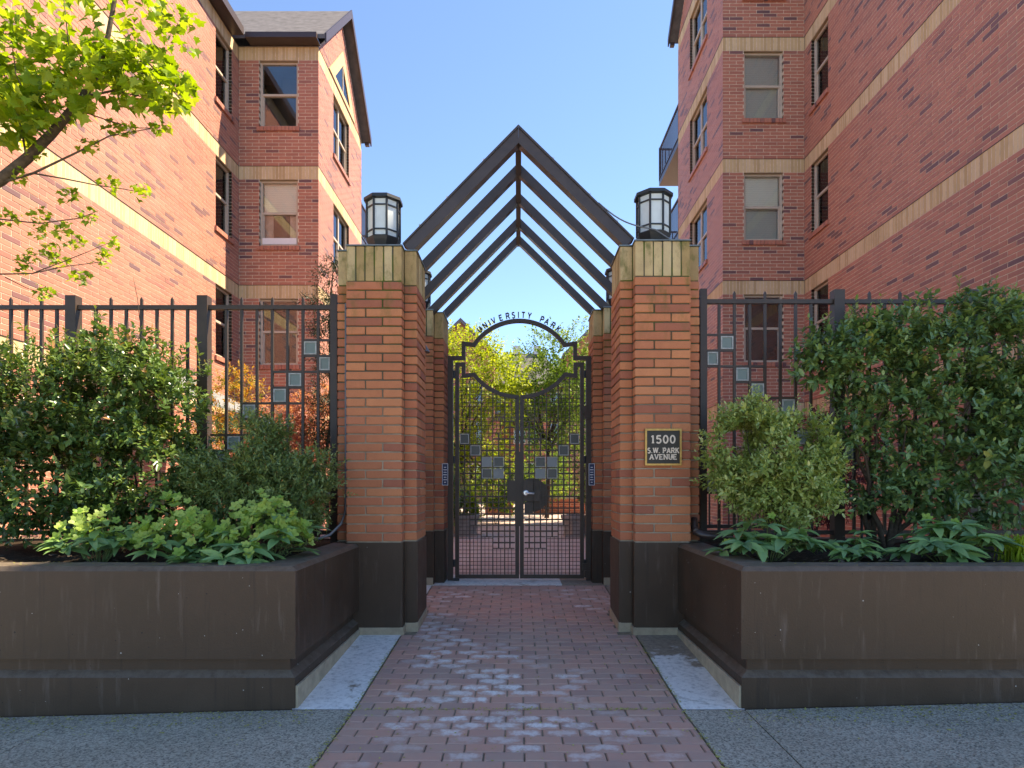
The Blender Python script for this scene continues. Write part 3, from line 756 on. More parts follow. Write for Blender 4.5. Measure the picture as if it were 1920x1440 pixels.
# ------------------------------------------------------------------ fence with glass tiles
FY = 5.75; FS = F/FY
def fx(p): return (p - CX)/FS
def fz(p): return EYE + (HY - p)/FS
FP = 0.1386                      # picket pitch
RH = 29.6/FS                     # tile row pitch
def fence(s, label):
    e = empty('steel_fence', (s*3, FY, 0.84), label, 'fence')
    x_post = px(1317, 600, FY).x if s > 0 else px(628, 600, FY).x
    zt, zr, z0 = (fz(556), fz(577), 0.83) if s < 0 else (fz(545), fz(566), 0.83)
    step = abs(px(1570 if s > 0 else 383, 600, FY).x - x_post)
    tiles = [(2, 1), (1, 2), (3, 3), (4, 4), (6, 5), (5, 6), (7, 7), (8, 8), (2, 9), (1, 10), (3, 11)]   # column from the pillar, row
    hz = {0: (0, 2), 1: (0, 2), 2: (0, 4), 3: (2, 4), 4: (2, 6), 5: (4, 6), 6: (4, 8), 7: (6, 8), 8: (0, 8), 9: (0, 2), 10: (0, 3)}
    npan = 4
    for k in range(npan+1):
        xp = x_post + s*k*step; wid = 0.029 if k == 0 else 0.047
        MB().box(xp-wid if k else xp-0.03, xp+wid if k else xp+0.03, FY-0.045, FY+0.045, z0, zt + (0.0 if k else 0.006)).build('post', M['bronze'], e)
        if k == npan: break
        xa = x_post + s*(k*step + (0.03 if k == 0 else 0.047)); xb = x_post + s*((k+1)*step - 0.047)
        lo, hi = min(xa, xb), max(xa, xb)
        MB().box(lo, hi, FY-0.022, FY+0.022, zr-0.019, zr+0.019).build('rail', M['bronze'], e)
        MB().box(lo, hi, FY-0.022, FY+0.022, 0.90, 0.938).build('rail', M['bronze'], e)
        edges = [xa] + [x_post + s*(k*step + 0.012 + FP*(i+1)) + s*0.03*0 for i in range(7)] + [xb]
        for i in range(1, 8):
            x = edges[i]
            MB().box(x-0.0115, x+0.0115, FY-0.0115, FY+0.0115, 0.9385, zr-0.0195).build('picket', M['bronze'], e)
            if i % 2 == 0:
                b = MB(); b.box(x-0.0105, x+0.0105, FY-0.0105, FY+0.0105, zr+0.0195, zr+0.075)
                n0 = len(b.v); b.add([(x-.0105, FY-.0105, zr+.075), (x+.0105, FY-.0105, zr+.075), (x+.0105, FY+.0105, zr+.075), (x-.0105, FY+.0105, zr+.075), (x, FY, zr+.10)], [(0,1,4), (1,2,4), (2,3,4), (3,0,4)])
                b.build('spike', M['bronze'], e)
        pat = (k % 2 == 0)
        ztop = fz(638) if s < 0 else fz(628)
        flip = (k % 4 == 2)
        for r, (c0, c1) in hz.items():
            if not pat and r not in (6, 7): continue
            if not pat: c0, c1 = 0, 1
            z = ztop - r*RH
            if z < 1.0: continue
            if k == 2: c0, c1 = 8-c1, 8-c0
            if k == 1 and r in (6, 7): c0, c1 = 0, 1
            for c in range(c0, c1):
                x0, x1 = sorted((edges[c], edges[c+1]))
                MB().box(x0+0.0118, x1-0.0118, FY-0.009, FY+0.009, z-0.010, z+0.010).build('cross_bar', M['bronze'], e)
        for (c, r) in tiles:
            if not pat:
                if (c, r) != (8, 8): continue
                c = 1
            elif k == 2: c = 9 - c
            x0, x1 = sorted((edges[c-1], edges[c])); z1 = ztop - (r-1)*RH - 0.0125; z2 = z1 - RH + 0.025
            if z2 < 0.98: continue
            t_ = MB(); t_.ribbon([(x0+.019, z2+.006), (x1-.019, z2+.006), (x1-.019, z1-.006), (x0+.019, z1-.006)], 0.012, FY-0.014, FY+0.014, True)
            f_ = t_.build('tile_frame', M['tile_rim'], e)
            MB().box(x0+.026, x1-.026, FY-0.008, FY+0.008, z2+.013, z1-.013).build('glass_tile', M['tile_glass'], f_)
    return e
fence(-1, 'dark bronze picket fence with small glass tiles left of the gateway')
fence(1, 'dark bronze picket fence with small glass tiles right of the gateway')

# ------------------------------------------------------------------ gateway: fixed frame, letters, two leaves
GY = 7.62; GS = F/7.6
def G(x, y): return ((780 + x/4.8 - CX)/GS, EYE + (HY - 560 - y/4.8)/GS)
zth = 0.210
gf = empty('gate_arch', (0, GY, 0.2), 'dark steel gate surround with raised arch spelling University Park', 'gate frame')
for (xa, xb) in ((285, 333), (1530, 1585)):
    x0, x1 = G(xa, 0)[0], G(xb, 0)[0]
    MB().box(x0, x1, GY-0.032, GY+0.032, zth-0.01, G(0, 518)[1]).build('post', M['bronze'], gf)
lw = 34/4.8/GS
def circ_pts(c, r, a0, a1, n=40): return [(c[0] + r*math.cos(R(a0+(a1-a0)*i/n)), c[1] + r*math.sin(R(a0+(a1-a0)*i/n))) for i in range(n+1)]
xl, xr = 427, 1433
cA = (930, 687); rA = 490
aA = math.degrees(math.acos(405/rA))
up = [(285, 533), (xl, 533), (xl, 402)] + [(cA[0] - rA*math.cos(R(a)), cA[1] - rA*math.sin(R(a))) for a in np.linspace(aA-0.5, 180-aA+0.5, 48)] + [(xr, 402), (xr, 533), (1585, 533)]
MB().ribbon([G(*p) for p in up], lw, GY-0.026, GY+0.026).build('arch', M['bronze'], gf)
letters = [('U', 572), ('N', 620), ('I', 660), ('V', 697), ('E', 762), ('R', 825), ('S', 876), ('I', 922), ('T', 966), ('Y', 1022), ('P', 1136), ('A', 1180), ('R', 1236), ('K', 1283)]
rl = 519.0
for ch, lx in letters:
    sn = (lx - 930)/(rl + 26); ang = math.asin(sn)
    base = (930 + rl*math.sin(ang), cA[1] - rl*math.cos(ang)); bx, bz = G(*base)
    glyph(ch, 52/4.8/GS, 0.0125, GY-0.012, GY+0.008, 0, bx, bz, -ang*0.95).build('letter', M['bronze'], gf)

def gate_leaf(s, label):
    e = empty('gate_leaf', (s*0.45, GY, zth+0.01), label, 'gate')
    def Gm(x, y):                       # right leaf is the mirror of the left one about x = 932
        return G(x, y) if s < 0 else G(1864 - x, y)
    yb0, yb1 = GY-0.019, GY+0.019
    zb = zth + 0.022
    bot = 1248 + 1274
    zbot = max(G(0, bot)[1], zb + 0.02)
    cB = (930, 372); rB = 512
    ab = math.degrees(math.acos(405/rB))
    arcp = [(cB[0] - rB*math.cos(R(a)), cB[1] + rB*math.sin(R(a))) for a in np.linspace(ab-0.5, 87.8, 26)]
    pl = [(369, bot)] + [(369, 590), (427, 590), (427, 693)] + arcp + [(911, 893), (911, bot)]
    P = [Gm(*p) for p in pl]; P[0] = (P[0][0], zbot); P[-1] = (P[-1][0], zbot)
    MB().ribbon(P, lw*1.02, yb0, yb1, True).build('leaf_frame', M['bronze'], e)
    cols = [388, 483, 585, 690, 797, 893]
    def arc_y(x):
        if x < 525: return 712
        return cB[1] + math.sqrt(max(0, (rB+16)**2 - (cB[0]-x)**2))
    ybt = 1248 + 1258
    for x in cols[1:5]:
        a, z1 = Gm(x, arc_y(x)); z0 = zbot + lw*0.51
        MB().box(a-0.00455, a+0.0075, GY-0.009, GY+0.009, z0, z1).build('bar', M['bronze'], e)
    rows = [1105 + 104*i for i in range(12)]
    cs = [(2, 8), (2, 9), (2, 10), (1, 11), (0, 11)]         # coarse grid row range per column
    tiles = {(0, 1), (1, 2), (2, 3), (3, 3), (2, 4), (3, 4)}
    bars = MB(); wires = MB()
    for c in range(5):
        xa, xb = cols[c], cols[c+1]; r0, r1 = cs[c]
        for r in range(r0, r1+1):
            y = rows[r]; (a, z), (b2, _) = Gm(xa, y), Gm(xb, y); lo, hi = min(a, b2), max(a, b2)
            MB().box(lo+0.008, hi-0.008, GY-0.00455, GY+0.0075, z-0.0045, z+0.007).build('cross_bar', M['bronze'], e)
        if c in (0,):
            for r in (1,):
                a, z = Gm(xa, rows[r]); b2, _ = Gm(xb, rows[r]); lo, hi = min(a, b2), max(a, b2)
                MB().box(lo+0.008, hi-0.008, GY-0.00455, GY+0.0075, z-0.0045, z+0.007).build('cross_bar', M['bronze'], e)
        for r in range(r0, r1):
            if (c, r) in tiles: continue
            ym = rows[r] + 52; xm = (xa + xb)/2
            (a, z), (b2, _) = Gm(xa, ym), Gm(xb, ym); lo, hi = min(a, b2), max(a, b2)
            bars.box(lo+0.007, hi-0.0045, GY-0.006, GY+0.006, z-0.0085, z+0.0085)
            (xv, zt_), (_, zb_) = Gm(xm, rows[r]), Gm(xm, rows[r+1])
            bars.box(xv-0.0085, xv+0.0085, GY-0.0068, GY+0.0068, zb_+0.006, zt_-0.006)
        # fine mesh above and below
        def fine(ya, yb_):
            n = int((yb_-ya)/34.7)
            for i in range(1, 3):
                xv = xa + (xb-xa)*i/3.0; top = max(ya, arc_y(xv)-6 if ya < 1000 else ya)
                (a, z1), (_, z0) = Gm(xv, top), Gm(xv, yb_)
                wires.box(a-0.003, a+0.003, GY-0.0022, GY+0.0022, z0, z1)
            y = yb_ - 34.7
            while y > ya:
                x_s, x_e = xa, xb
                if y > max(arc_y(xa), arc_y(xb)) - 2 or ya > 1000 or y > min(arc_y(xa), arc_y(xb)):
                    if ya < 1000 and y < max(arc_y(xa), arc_y(xb)):
                        dx = cB[0] - math.sqrt(max(0, (rB+14)**2 - (y-cB[1])**2)); x_e = min(xb, dx)
                    (a, z), (b2, _) = Gm(x_s, y), Gm(x_e, y); lo, hi = min(a, b2), max(a, b2)
                    wires.box(lo, hi, GY+0.0024, GY+0.0066, z-0.003, z+0.003)
                y -= 34.7
        topc = rows[r0] if not (c == 0) else rows[1]
        fine(min(arc_y(xa), arc_y(xb)) + 4, topc)
        fine(rows[r1], ybt)
    tag(bars.build('grid_bars', M['bronze'], e), kind='stuff')
    tag(wires.build('wire_mesh', M['bronze'], e), kind='stuff')
    for (c, r) in sorted(tiles):
        (x0, z1), (x1, z0) = Gm(cols[c], rows[r]), Gm(cols[c+1], rows[r+1]); x0, x1 = min(x0, x1), max(x0, x1)
        t_ = MB().ribbon([(x0+.014, z0+.014), (x1-.014, z0+.014), (x1-.014, z1-.014), (x0+.014, z1-.014)], 0.010, GY-0.016, GY+0.012, True).build('tile_frame', M['tile_rim'], e)
        dark = {(0, 1), (1, 2), (3, 3), (2, 4)} if s < 0 else {(0, 1), (1, 2), (3, 3), (2, 4)}
        MB().box(x0+.019, x1-.019, GY-0.008, GY+0.008, z0+.019, z1-.019).build('tile', M['tile_dark' if (c, r) in dark else 'tile_light'], t_)
    # lock plates
    def plate(n, xa, xb, ya, yb_, y0=GY-0.045, mat='bronze'):
        (x0, z1), (x1, z0) = G(xa, 1248+ya), G(xb, 1248+yb_)
        return MB().box(x0, x1, y0, GY-0.0195, z0, z1).build(n, M[mat], e)
    if s < 0:
        plate('lock_plate', 820, 900, 385, 575)
        (x0, z1), (x1, z0) = G(890, 1248+130), G(936, 1248+800)
        MB().box(x0, x1, GY-0.034, GY-0.020, z0, z1).build('cover_strip', M['bronze'], e)
    else:
        lp = plate('lock_box', 965, 1052, 383, 575, GY-0.06)
        plate('strike_guard', 1054, 1120, 475, 575, GY-0.04); plate('lower_guard', 975, 1052, 583, 690, GY-0.05)
        hx, hz_ = G(988, 1248+500); 
        b = MB(); N_ = 14
        ring = lambda r, y: [(hx + r*math.cos(2*math.pi*i/N_), y, hz_ + r*math.sin(2*math.pi*i/N_)) for i in range(N_)]
        vs = ring(0.034, GY-0.061) + ring(0.034, GY-0.072) + ring(0.024, GY-0.078); fs = []
        for r_ in range(2):
            for i in range(N_): fs.append((r_*N_+i, r_*N_+(i+1) % N_, (r_+1)*N_+(i+1) % N_, (r_+1)*N_+i))
        fs.append(tuple(range(2*N_, 3*N_))); b.add(vs, fs)
        b.tube([(hx, GY-0.07, hz_), (hx, GY-0.115, hz_)], 0.013, 10)
        b.tube([(hx-0.006, GY-0.115, hz_), (hx+0.04, GY-0.118, hz_-0.004), (hx+0.098, GY-0.112, hz_-0.008)], [0.015, 0.014, 0.011], 10)
        b.build('lever_handle', M['silver'], e, False)
        # round guard plate behind the mesh
        gx, gz = G(1040, 1248+520); b = MB(); n_ = 30
        ring = [(gx + 0.205*math.cos(2*math.pi*i/n_), gz + 0.205*math.sin(2*math.pi*i/n_)) for i in range(n_) if math.cos(2*math.pi*i/n_) > -0.35]
        b.prism_y(ring, GY+0.02, GY+0.026); b.build('guard_plate', M['bronze'], e)
    # hinges
    for yy in (680, 1450, 2380):
        hx, hz_ = Gm(343, yy); MB().tube([(hx, GY-0.022, hz_-0.045), (hx, GY-0.022, hz_+0.045)], 0.013, 8).build('hinge', M['dark_iron'], e)
    if s > 0:
        for (ya, yb_, nm) in ((965, 1030, 'closer_box'), (1028, 1082, 'closer_arm'), (1248+1130, 1248+1195, 'foot_bolt_box'), (1248+1198, 1248+1255, 'foot_bolt')):
            (x0, z1), (x1, z0) = G(1498 if 'box' in nm else 1512, ya), G(1540 if 'box' in nm else 1562, yb_)
            MB().box(x0, x1, GY-0.06, GY-0.033, z0, z1).build(nm, M['bronze'], e)
    else:
        (x0, z1), (x1, z0) = G(338, 1248+1278), G(392, 1248+1304)
        MB().box(x0, x1, GY-0.075, GY-0.03, zth+0.002, zth+0.03).build('gate_stop', M['dark_iron'], e)
gate_leaf(-1, 'left leaf of the dark bronze gate with a plain lock plate')
gate_leaf(1, 'right leaf of the dark bronze gate with the silver lever handle')

# things on the rear pillars
cb = empty('call_box', (-1.15, PB-D, 1.5), 'dark recessed entry call box on the rear left pillar', 'call box')
MB().box(-1.33, -1.075, 7.16, 7.288, 0.93, 1.68).build('housing', M['dark_iron'], cb)
MB().box(-1.335, -1.066, 7.15, 7.29, 0.905, 0.928).build('ledge', M['stone'], cb)
for s, lb in ((-1, 'small navy notice sign with white lines on the rear left pillar'), (1, 'small navy notice sign with white lines on the rear right pillar')):
    e = empty('notice_sign', (s*0.87, 7.5, 1.5), lb, 'sign', 'navy notice signs beside the gate')
    x = s*(PCX-AW) ; y0, y1 = 7.40, 7.413
    z0, z1 = 1.345, 1.60
    x0, x1 = sorted((x - s*0.052, x + s*0.018))
    MB().box(x0, x1, y0, y1, z0, z1).build('panel', M['sign_blue'], e)
    MB().ribbon([(x0+.003, z0+.003), (x1-.003, z0+.003), (x1-.003, z1-.003), (x0+.003, z1-.003)], 0.005, y0-0.0015, y0+0.001, True).build('border', M['white_plastic'], e)
    for i in range(7):
        zz = z1 - 0.045 - i*0.029; f = [0.5, 0.8, 0.7, 0.85, 0.6, 0.8, 0.4][i]
        cxm = (x0+x1)/2; hw = (x1-x0)*0.36*f
        MB().box(cxm-hw, cxm+hw, y0-0.0012, y0+0.001, zz-0.004, zz+0.004).build('text_line', M['white_plastic'], e)
b = MB(); c = px(797, 655, 6.75)
b.lathe(c.x-0.03, 6.75, [(0.085, c.z-0.03), (0.08, c.z-0.025), (0.03, c.z+0.07), (0.02, c.z+0.08)], 12)
b.tube([(c.x-0.03, 6.75, c.z+0.08), (c.x-0.06, 6.75, c.z+0.16), (-1.20, 6.75, c.z+0.2), (-1.20, 6.75, 3.02)], 0.012, 7)
tag(b.build('shaded_downlight', M['flashing'], None, False), 'small pale cone downlight hanging between the left pillars', 'light')

# ------------------------------------------------------------------ apartment buildings
BL, BP, BB = 0.3048, 0.0762, [2.91, 5.653, 8.396, 11.139, 13.882]
def building(s, yw, label, eave, nst):
    """s = side; yw = depth of the wing's front face"""
    e = empty('apartment_building', (s*8, 10, 0), label, 'building')
    XM, XI = 6.44, 4.605
    yb = yw + 4.0
    rr = random.Random(31 + s)
    bricks = MB(); mort = MB(); bands = MB(); top_strips = MB(); cand = []
    def tint():
        q = rr.random()
        return rr.uniform(0.0, 0.12) if q < 0.08 else rr.uniform(0.14, 1.0)
    def wall(o, u, nrm, L, z0, z1, opens, gable=None, flip=False, indiv=False):
        """o: 2D start, u: 2D direction, nrm: outward 2D normal"""
        o = Vector(o); u = Vector(u); nrm = Vector(nrm)
        def W(a, z, d=0.0): p = o + u*a + nrm*d; return (p.x, p.y, z)
        ccw = (u.x*nrm.y - u.y*nrm.x) < 0      # so that faces look outward
        def quad(b, a0, a1, za, zb_, d, t=0.5):
            q = [W(a0, za, d), W(a1, za, d), W(a1, zb_, d), W(a0, zb_, d)]
            b.quad(*(q if ccw else q[::-1]), t)
        def bx(b, a0, a1, za, zb_, d0, d1, t):
            vs = [W(a0, za, d1), W(a1, za, d1), W(a1, zb_, d1), W(a0, zb_, d1), W(a0, za, d0), W(a1, za, d0), W(a1, zb_, d0), W(a0, zb_, d0)]
            fs = [(0,1,2,3), (4,0,3,7), (1,5,6,2), (3,2,6,7), (4,5,1,0)]
            b.add(vs, fs if ccw else [f[::-1] for f in fs], t)
        us = sorted(set([0, L] + [x for op in opens for x in op[:2]])); zs = sorted(set([z0, z1] + [x for op in opens for x in op[2:4]]))
        for i in range(len(us)-1):
            for j in range(len(zs)-1):
                cu, cz = (us[i]+us[i+1])/2, (zs[j]+zs[j+1])/2
                if any(op[0] < cu < op[1] and op[2] < cz < op[3] for op in opens): continue
                quad(mort, us[i], us[i+1], zs[j], zs[j+1], -0.0045)
        if gable:
            apex = gable; q = [W(0, z1, -0.0045), W(L, z1, -0.0045), W(L/2, apex, -0.0045)]
            mort.add(q if ccw else q[::-1], [(0,1,2)])
        for op in opens:       # reveals
            a0, a1, za, zb_ = op[:4]; dd = -0.13
            for (p, q) in (((a0, za), (a0, zb_)), ((a1, zb_), (a1, za)), ((a0, zb_), (a1, zb_)), ((a1, za), (a0, za))):
                v = [W(p[0], p[1], -0.006), W(q[0], q[1], -0.006), W(q[0], q[1], dd), W(p[0], p[1], dd)]
                mort.quad(*(v if ccw else v[::-1]))
        J = 0.013
        # courses
        ztop = gable if gable else z1
        zc = BB[0] + 0.3048 - 60*BP
        k = 0; z = z0
        levels = []
        zz = BB[0]
        import bisect
        # course list anchored on the bands
        zstart = BB[0] - int((BB[0]-z0)/BP)*BP
        zcur = zstart; ki = 0
        while zcur < ztop - 0.02:
            band = next((bz for bz in BB if abs(zcur - bz) < 0.02), None)
            if band is not None and band < z1 + 0.05:
                n = int(round(L/BP)); wv = L/n
                for i in range(n):
                    a0, a1 = i*wv + J/2, (i+1)*wv - J/2
                    bx(bands, a0, a1, band+0.004, band+0.3048-0.006, -0.012, -0.003, rr.random())
                v0 = 0.012
                bx(top_strips, 0, L, band+0.300, band+0.3075, -0.01, 0.006, 0.5)  # thin dark strip along the top edge of the band
                zcur = band + 4*BP; continue
            zt = min(zcur + BP, ztop)
            off = -(BL/2 if ki % 2 else 0.0) - rr.choice((0.0, 0.0))
            segs = [(0.0, L)]
            if gable and zt > z1:
                f = (zt - z1)/(gable - z1); segs = [(L/2*f, L - L/2*f)]
            for op in opens:
                if op[2] < zcur + BP/2 < op[3]:
                    ns = []
                    for a, b_ in segs:
                        if op[1] <= a or op[0] >= b_: ns.append((a, b_)); continue
                        if op[0] > a: ns.append((a, op[0]))
                        if op[1] < b_: ns.append((op[1], b_))
                    segs = ns
            for (a, b_) in segs:
                c = off + math.floor((a-off)/BL)*BL
                while c < b_:
                    x0, x1 = max(c, a), min(c+BL, b_)
                    c += BL
                    if x1 - x0 < 0.035: continue
                    l0 = x0 + (J/2 if x0 > a+1e-6 else 0.0); l1 = x1 - (J/2 if x1 < b_-1e-6 else 0.0)
                    edge = any(abs(x0-op[1]) < 1e-4 or abs(x1-op[0]) < 1e-4 for op in opens)
                    t = tint(); za, zb_ = zcur + J/2, zt - J/2
                    dp = -0.125 if edge else -0.01
                    d1 = rr.uniform(-0.001, 0.001)
                    full = (x1-x0) > BL-1e-4 and not edge
                    if indiv and full:
                        cp = Vector(W((l0+l1)/2, (za+zb_)/2)); X = CX + F*cp.x/cp.y; Y = HY - F*(cp.z-EYE)/cp.y
                        if 5 < X < 1915 and 5 < Y < 720: cand.append((cp.y, (l0, l1, za, zb_, t, d1))); continue
                    bx(bricks, l0, l1, za, zb_, dp, d1, t)
            zcur += BP; ki += 1
        if indiv:
            cand.sort(key=lambda q: q[0]); cache = {}
            for n_, (_, (l0, l1, za, zb_, t, d1)) in enumerate(cand):
                if n_ >= 300: bx(bricks, l0, l1, za, zb_, -0.01, d1, t); continue
                tb = round(t*9)/9 if t > 0.13 else round(t*30)/30
                if tb not in cache:
                    h, zq = (l1-l0)/2, (zb_-za)/2; b = MB()
                    b.box(-h, h, -0.006, 0.006, -zq, zq, tb); cache[tb] = b.mesh('brick', M['wall_brick'])
                mw = Matrix.Translation(Vector(W((l0+l1)/2, (za+zb_)/2, d1-0.006))) @ Matrix.Rotation(math.atan2(u.y, u.x), 4, 'Z')
                link('brick', cache[tb], e, mw)
            cand.clear()
        return W, ccw, bx
    def window(fr, a0, a1, za, zb_, style, pair=False):
        W, ccw, bx = fr
        d0 = -0.115
        def BX(name, mat, parts, par, t=0.5):
            b = MB()
            for (x0, x1, y0, y1, dd0, dd1) in parts:
                v = [W(x0, y0, dd1), W(x1, y0, dd1), W(x1, y1, dd1), W(x0, y1, dd1), W(x0, y0, dd0), W(x1, y0, dd0), W(x1, y1, dd0), W(x0, y1, dd0)]
                fs = [(0,1,2,3), (4,0,3,7), (1,5,6,2), (3,2,6,7), (4,5,1,0), (7,6,5,4)]
                b.add(v, fs if ccw else [f[::-1] for f in fs], t)
            return b.build(name, M[mat], par)
        fw = 0.05
        win = BX('window', 'window_frame', [(a0, a0+fw, za, zb_, d0-0.05, d0+0.045), (a1-fw, a1, za, zb_, d0-0.05, d0+0.045), (a0+fw, a1-fw, zb_-fw, zb_, d0-0.05, d0+0.04), (a0+fw, a1-fw, za, za+fw*0.9, d0-0.05, d0+0.05)], e)
        BX('head_trim', 'window_trim', [(a0+0.002, a1-0.002, zb_-0.012, zb_-0.001, d0+0.046, d0+0.10)], win)
        cols = [(a0+fw, a1-fw)]
        if pair:
            mid = (a0+a1)/2; cols = [(a0+fw, mid-0.035), (mid+0.035, a1-fw)]
            BX('mullion', 'window_frame', [(mid-0.035, mid+0.035, za+fw*0.9, zb_-fw, d0-0.05, d0+0.035)], win)
        zm = za + (zb_-za)*0.505
        for (c0, c1) in cols:
            BX('meeting_rail', 'window_frame', [(c0, c1, zm-0.025, zm+0.025, d0-0.04, d0+0.03)], win)
            BX('sash', 'window_frame', [(c0, c0+0.028, za+fw*0.9, zm-0.025, d0-0.04, d0+0.012), (c1-0.028, c1, za+fw*0.9, zm-0.025, d0-0.04, d0+0.012)], win)
            BX('pane', 'glass', [(c0+0.0285, c1-0.0285, za+fw*0.9, zm-0.026, d0-0.012, d0-0.006)], win)
            BX('pane', 'glass', [(c0, c1, zm+0.026, zb_-fw, d0+0.004, d0+0.010)], win)
        if style == 'blind': BX('blind', 'blind', [(a0+fw, a1-fw, za+0.03, zb_-0.04, d0-0.085, d0-0.075)], win)
        elif style == 'half':
            BX('blind', 'blind', [(a0+fw, a1-fw, zm-0.02, zb_-0.04, d0-0.085, d0-0.075)], win)
            BX('blind', 'blind_grey', [(a0+fw, a1-fw, za+0.03, zm-0.03, d0-0.105, d0-0.095)], win)
        elif style == 'grey': BX('blind', 'blind_grey', [(a0+fw, a1-fw, za+0.03, zb_-0.04, d0-0.085, d0-0.075)], win)
        elif style == 'curtain':
            BX('blind', 'blind', [(a0+fw, a1-fw, zm+0.03, zb_-0.04, d0-0.085, d0-0.075)], win)
            BX('curtain', 'curtain', [(a0+fw, a0+0.26, za+0.2, zm, d0-0.13, d0-0.12), (a1-0.24, a1-fw, za+0.2, zm, d0-0.13, d0-0.12)], win)
            ac = BX('air_conditioner', 'white_plastic', [(a0+fw, a1-fw, za+0.047, za+0.19, d0-0.03, d0+0.06)], win)
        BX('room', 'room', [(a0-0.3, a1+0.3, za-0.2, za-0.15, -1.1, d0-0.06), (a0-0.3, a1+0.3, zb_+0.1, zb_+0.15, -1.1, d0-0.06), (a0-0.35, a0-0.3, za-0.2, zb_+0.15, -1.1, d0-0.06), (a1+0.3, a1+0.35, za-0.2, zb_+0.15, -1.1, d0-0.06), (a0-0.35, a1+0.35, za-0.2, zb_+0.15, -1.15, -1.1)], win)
        # rowlock sill
        n = max(6, int((a1-a0+0.1)/0.0762)); b = MB(); wv = (a1-a0+0.1)/n
        for i in range(n):
            x0 = a0-0.05 + i*wv+0.004; x1 = a0-0.05 + (i+1)*wv-0.004; t = tint()
            v = [W(x0, za-0.115, 0.045), W(x1, za-0.115, 0.045), W(x1, za-0.02, 0.045), W(x0, za-0.02, 0.045), W(x0, za-0.105, -0.10), W(x1, za-0.105, -0.10), W(x1, za-0.002, -0.10), W(x0, za-0.002, -0.10)]
            fs = [(0,1,2,3), (4,0,3,7), (1,5,6,2), (3,2,6,7), (4,5,1,0), (7,6,5,4)]
            b.add(v, fs if ccw else [f[::-1] for f in fs], t)
        b.build('sill', M['wall_brick'], win)
    H = 1.524
    tops = [B for B in BB if B < eave + 0.01][:nst]
    styles_front = ['dark', 'dark', 'half', 'grey', 'blind'] if s > 0 else ['dark', 'dark', 'curtain', 'dark', 'dark']
    # wing front (faces the street)
    a0, a1 = 5.08 - XI, 5.97 - XI
    ops = [(a0, a1, B-H, B) for B in tops]
    fr = wall((s*XI, yw), (s, 0), (0, -1), XM-XI, 0.0, eave, ops)
    for i, op in enumerate(ops): window(fr, *op, styles_front[i])
    # main wall (faces the gateway)
    L = yw - 6.2
    c0, c1 = (13.2, 13.96) if s > 0 else (13.5, 14.27)
    ops = [(yw-c1, yw-c0, B-H, B) for B in tops]
    fr = wall((s*XM, yw), (0, -1), (-s, 0), L, 0.0, eave, ops, indiv=True)
    for i, op in enumerate(ops): window(fr, *op, 'grey' if s < 0 else 'dark')
    # wing's inner face with gable
    c0, c1 = (15.5, 17.05) if s > 0 else (15.8, 17.25)
    ops = [(c0-yw, c1-yw, B-H, B) for B in tops]
    apex = eave + (yb-yw)/2*0.97
    fr = wall((s*XI, yw), (0, 1), (-s, 0), yb-yw, 0.0, eave, ops, gable=apex)
    for i, op in enumerate(ops): window(fr, *op, 'dark', pair=True)
    # street end, wing rear, recessed rear block
    wall((s*XM, 6.2), (s, 0), (0, -1), 5.0, 0.0, eave, [])
    XR = 5.62; ye = yw + 7.0
    fr = wall((s*XR, yb), (0, 1), (-s, 0), ye-yb, 0.0, eave, [])
    # triangular gable window
    W, ccw, bx = wall.__defaults__ and fr or fr
    ym = (yw+yb)/2; zb0 = eave + 0.02
    xg = s*(XI - 0.016)
    if s < 0:
        def tri(half, z0, hgt, x0, x1, nm, mat, par):
            P = [(ym-half, z0), (ym+half, z0), (ym, z0+hgt)]; b = MB()
            vs = [(x0, p[0], p[1]) for p in P] + [(x1, p[0], p[1]) for p in P]
            b.add(vs, [(0,1,2), (5,4,3), (0,3,4,1), (1,4,5,2), (2,5,3,0)]); return b.build(nm, M[mat], par)
        wt = MB()
        P = [(ym-1.2, eave+0.02), (ym+1.2, eave+0.02), (ym, eave+1.24)]; Q = [(ym-0.72, eave+0.14), (ym+0.72, eave+0.14), (ym, eave+0.88)]
        vs = []
        for x in (xg+0.02, xg-0.03): pass
        xo, xi_ = -(XI-0.02), -(XI+0.03)
        vs = [(xo, *p) for p in P] + [(xo, *q) for q in Q] + [(xi_, *p) for p in P] + [(xi_, *q) for q in Q]
        fs = []
        for i in range(3):
            j = (i+1) % 3; fs += [(i, j, 3+j, 3+i), (6+i, i, 3+i, 9+i)[:0] or (i, 6+i, 6+j, j), (3+i, 3+j, 9+j, 9+i)]
        wt.add(vs, fs); gw = wt.build('gable_window', M['band_brick'], e)
        tri(0.70, eave+0.15, 0.70, -(XI-0.006), -(XI-0.002), 'pane', 'glass', gw)
        MB().box(-(XI-0.004), -(XI-0.016), ym-0.02, ym+0.02, eave+0.15, eave+0.84).build('mullion', M['window_frame'], gw)
    # roofs: gable over the wing, flat with eaves elsewhere
    ov = 0.22
    slope = (apex-eave)/((yb-yw)/2); rz = eave + 0.03 + ov*slope
    for sd_, (ya, yc) in (('a', (yw-ov, ym)), ('b', (yb+ov, ym))):
        zlo = rz - ov*slope; zhi = apex + 0.05 + ov*slope; x0, x1 = s*(XI-ov), s*9.5
        b = MB(); vs = []
        for x in (x0, x1):
            vs += [(x, ya, zlo), (x, yc, zhi), (x, yc, zhi+0.1), (x, ya, zlo+0.1)]
        b.add(vs, [(0,1,2,3), (7,6,5,4), (0,4,5,1), (1,5,6,2), (2,6,7,3), (3,7,4,0)]); ro = b.build('roof', M['roof'], e)
        b = MB(); vs = []
        for x in (s*(XI-ov-0.03), s*(XI-ov+0.005)):
            vs += [(x, ya, zlo-0.09), (x, yc, zhi-0.09), (x, yc, zhi+0.13), (x, ya, zlo+0.13)]
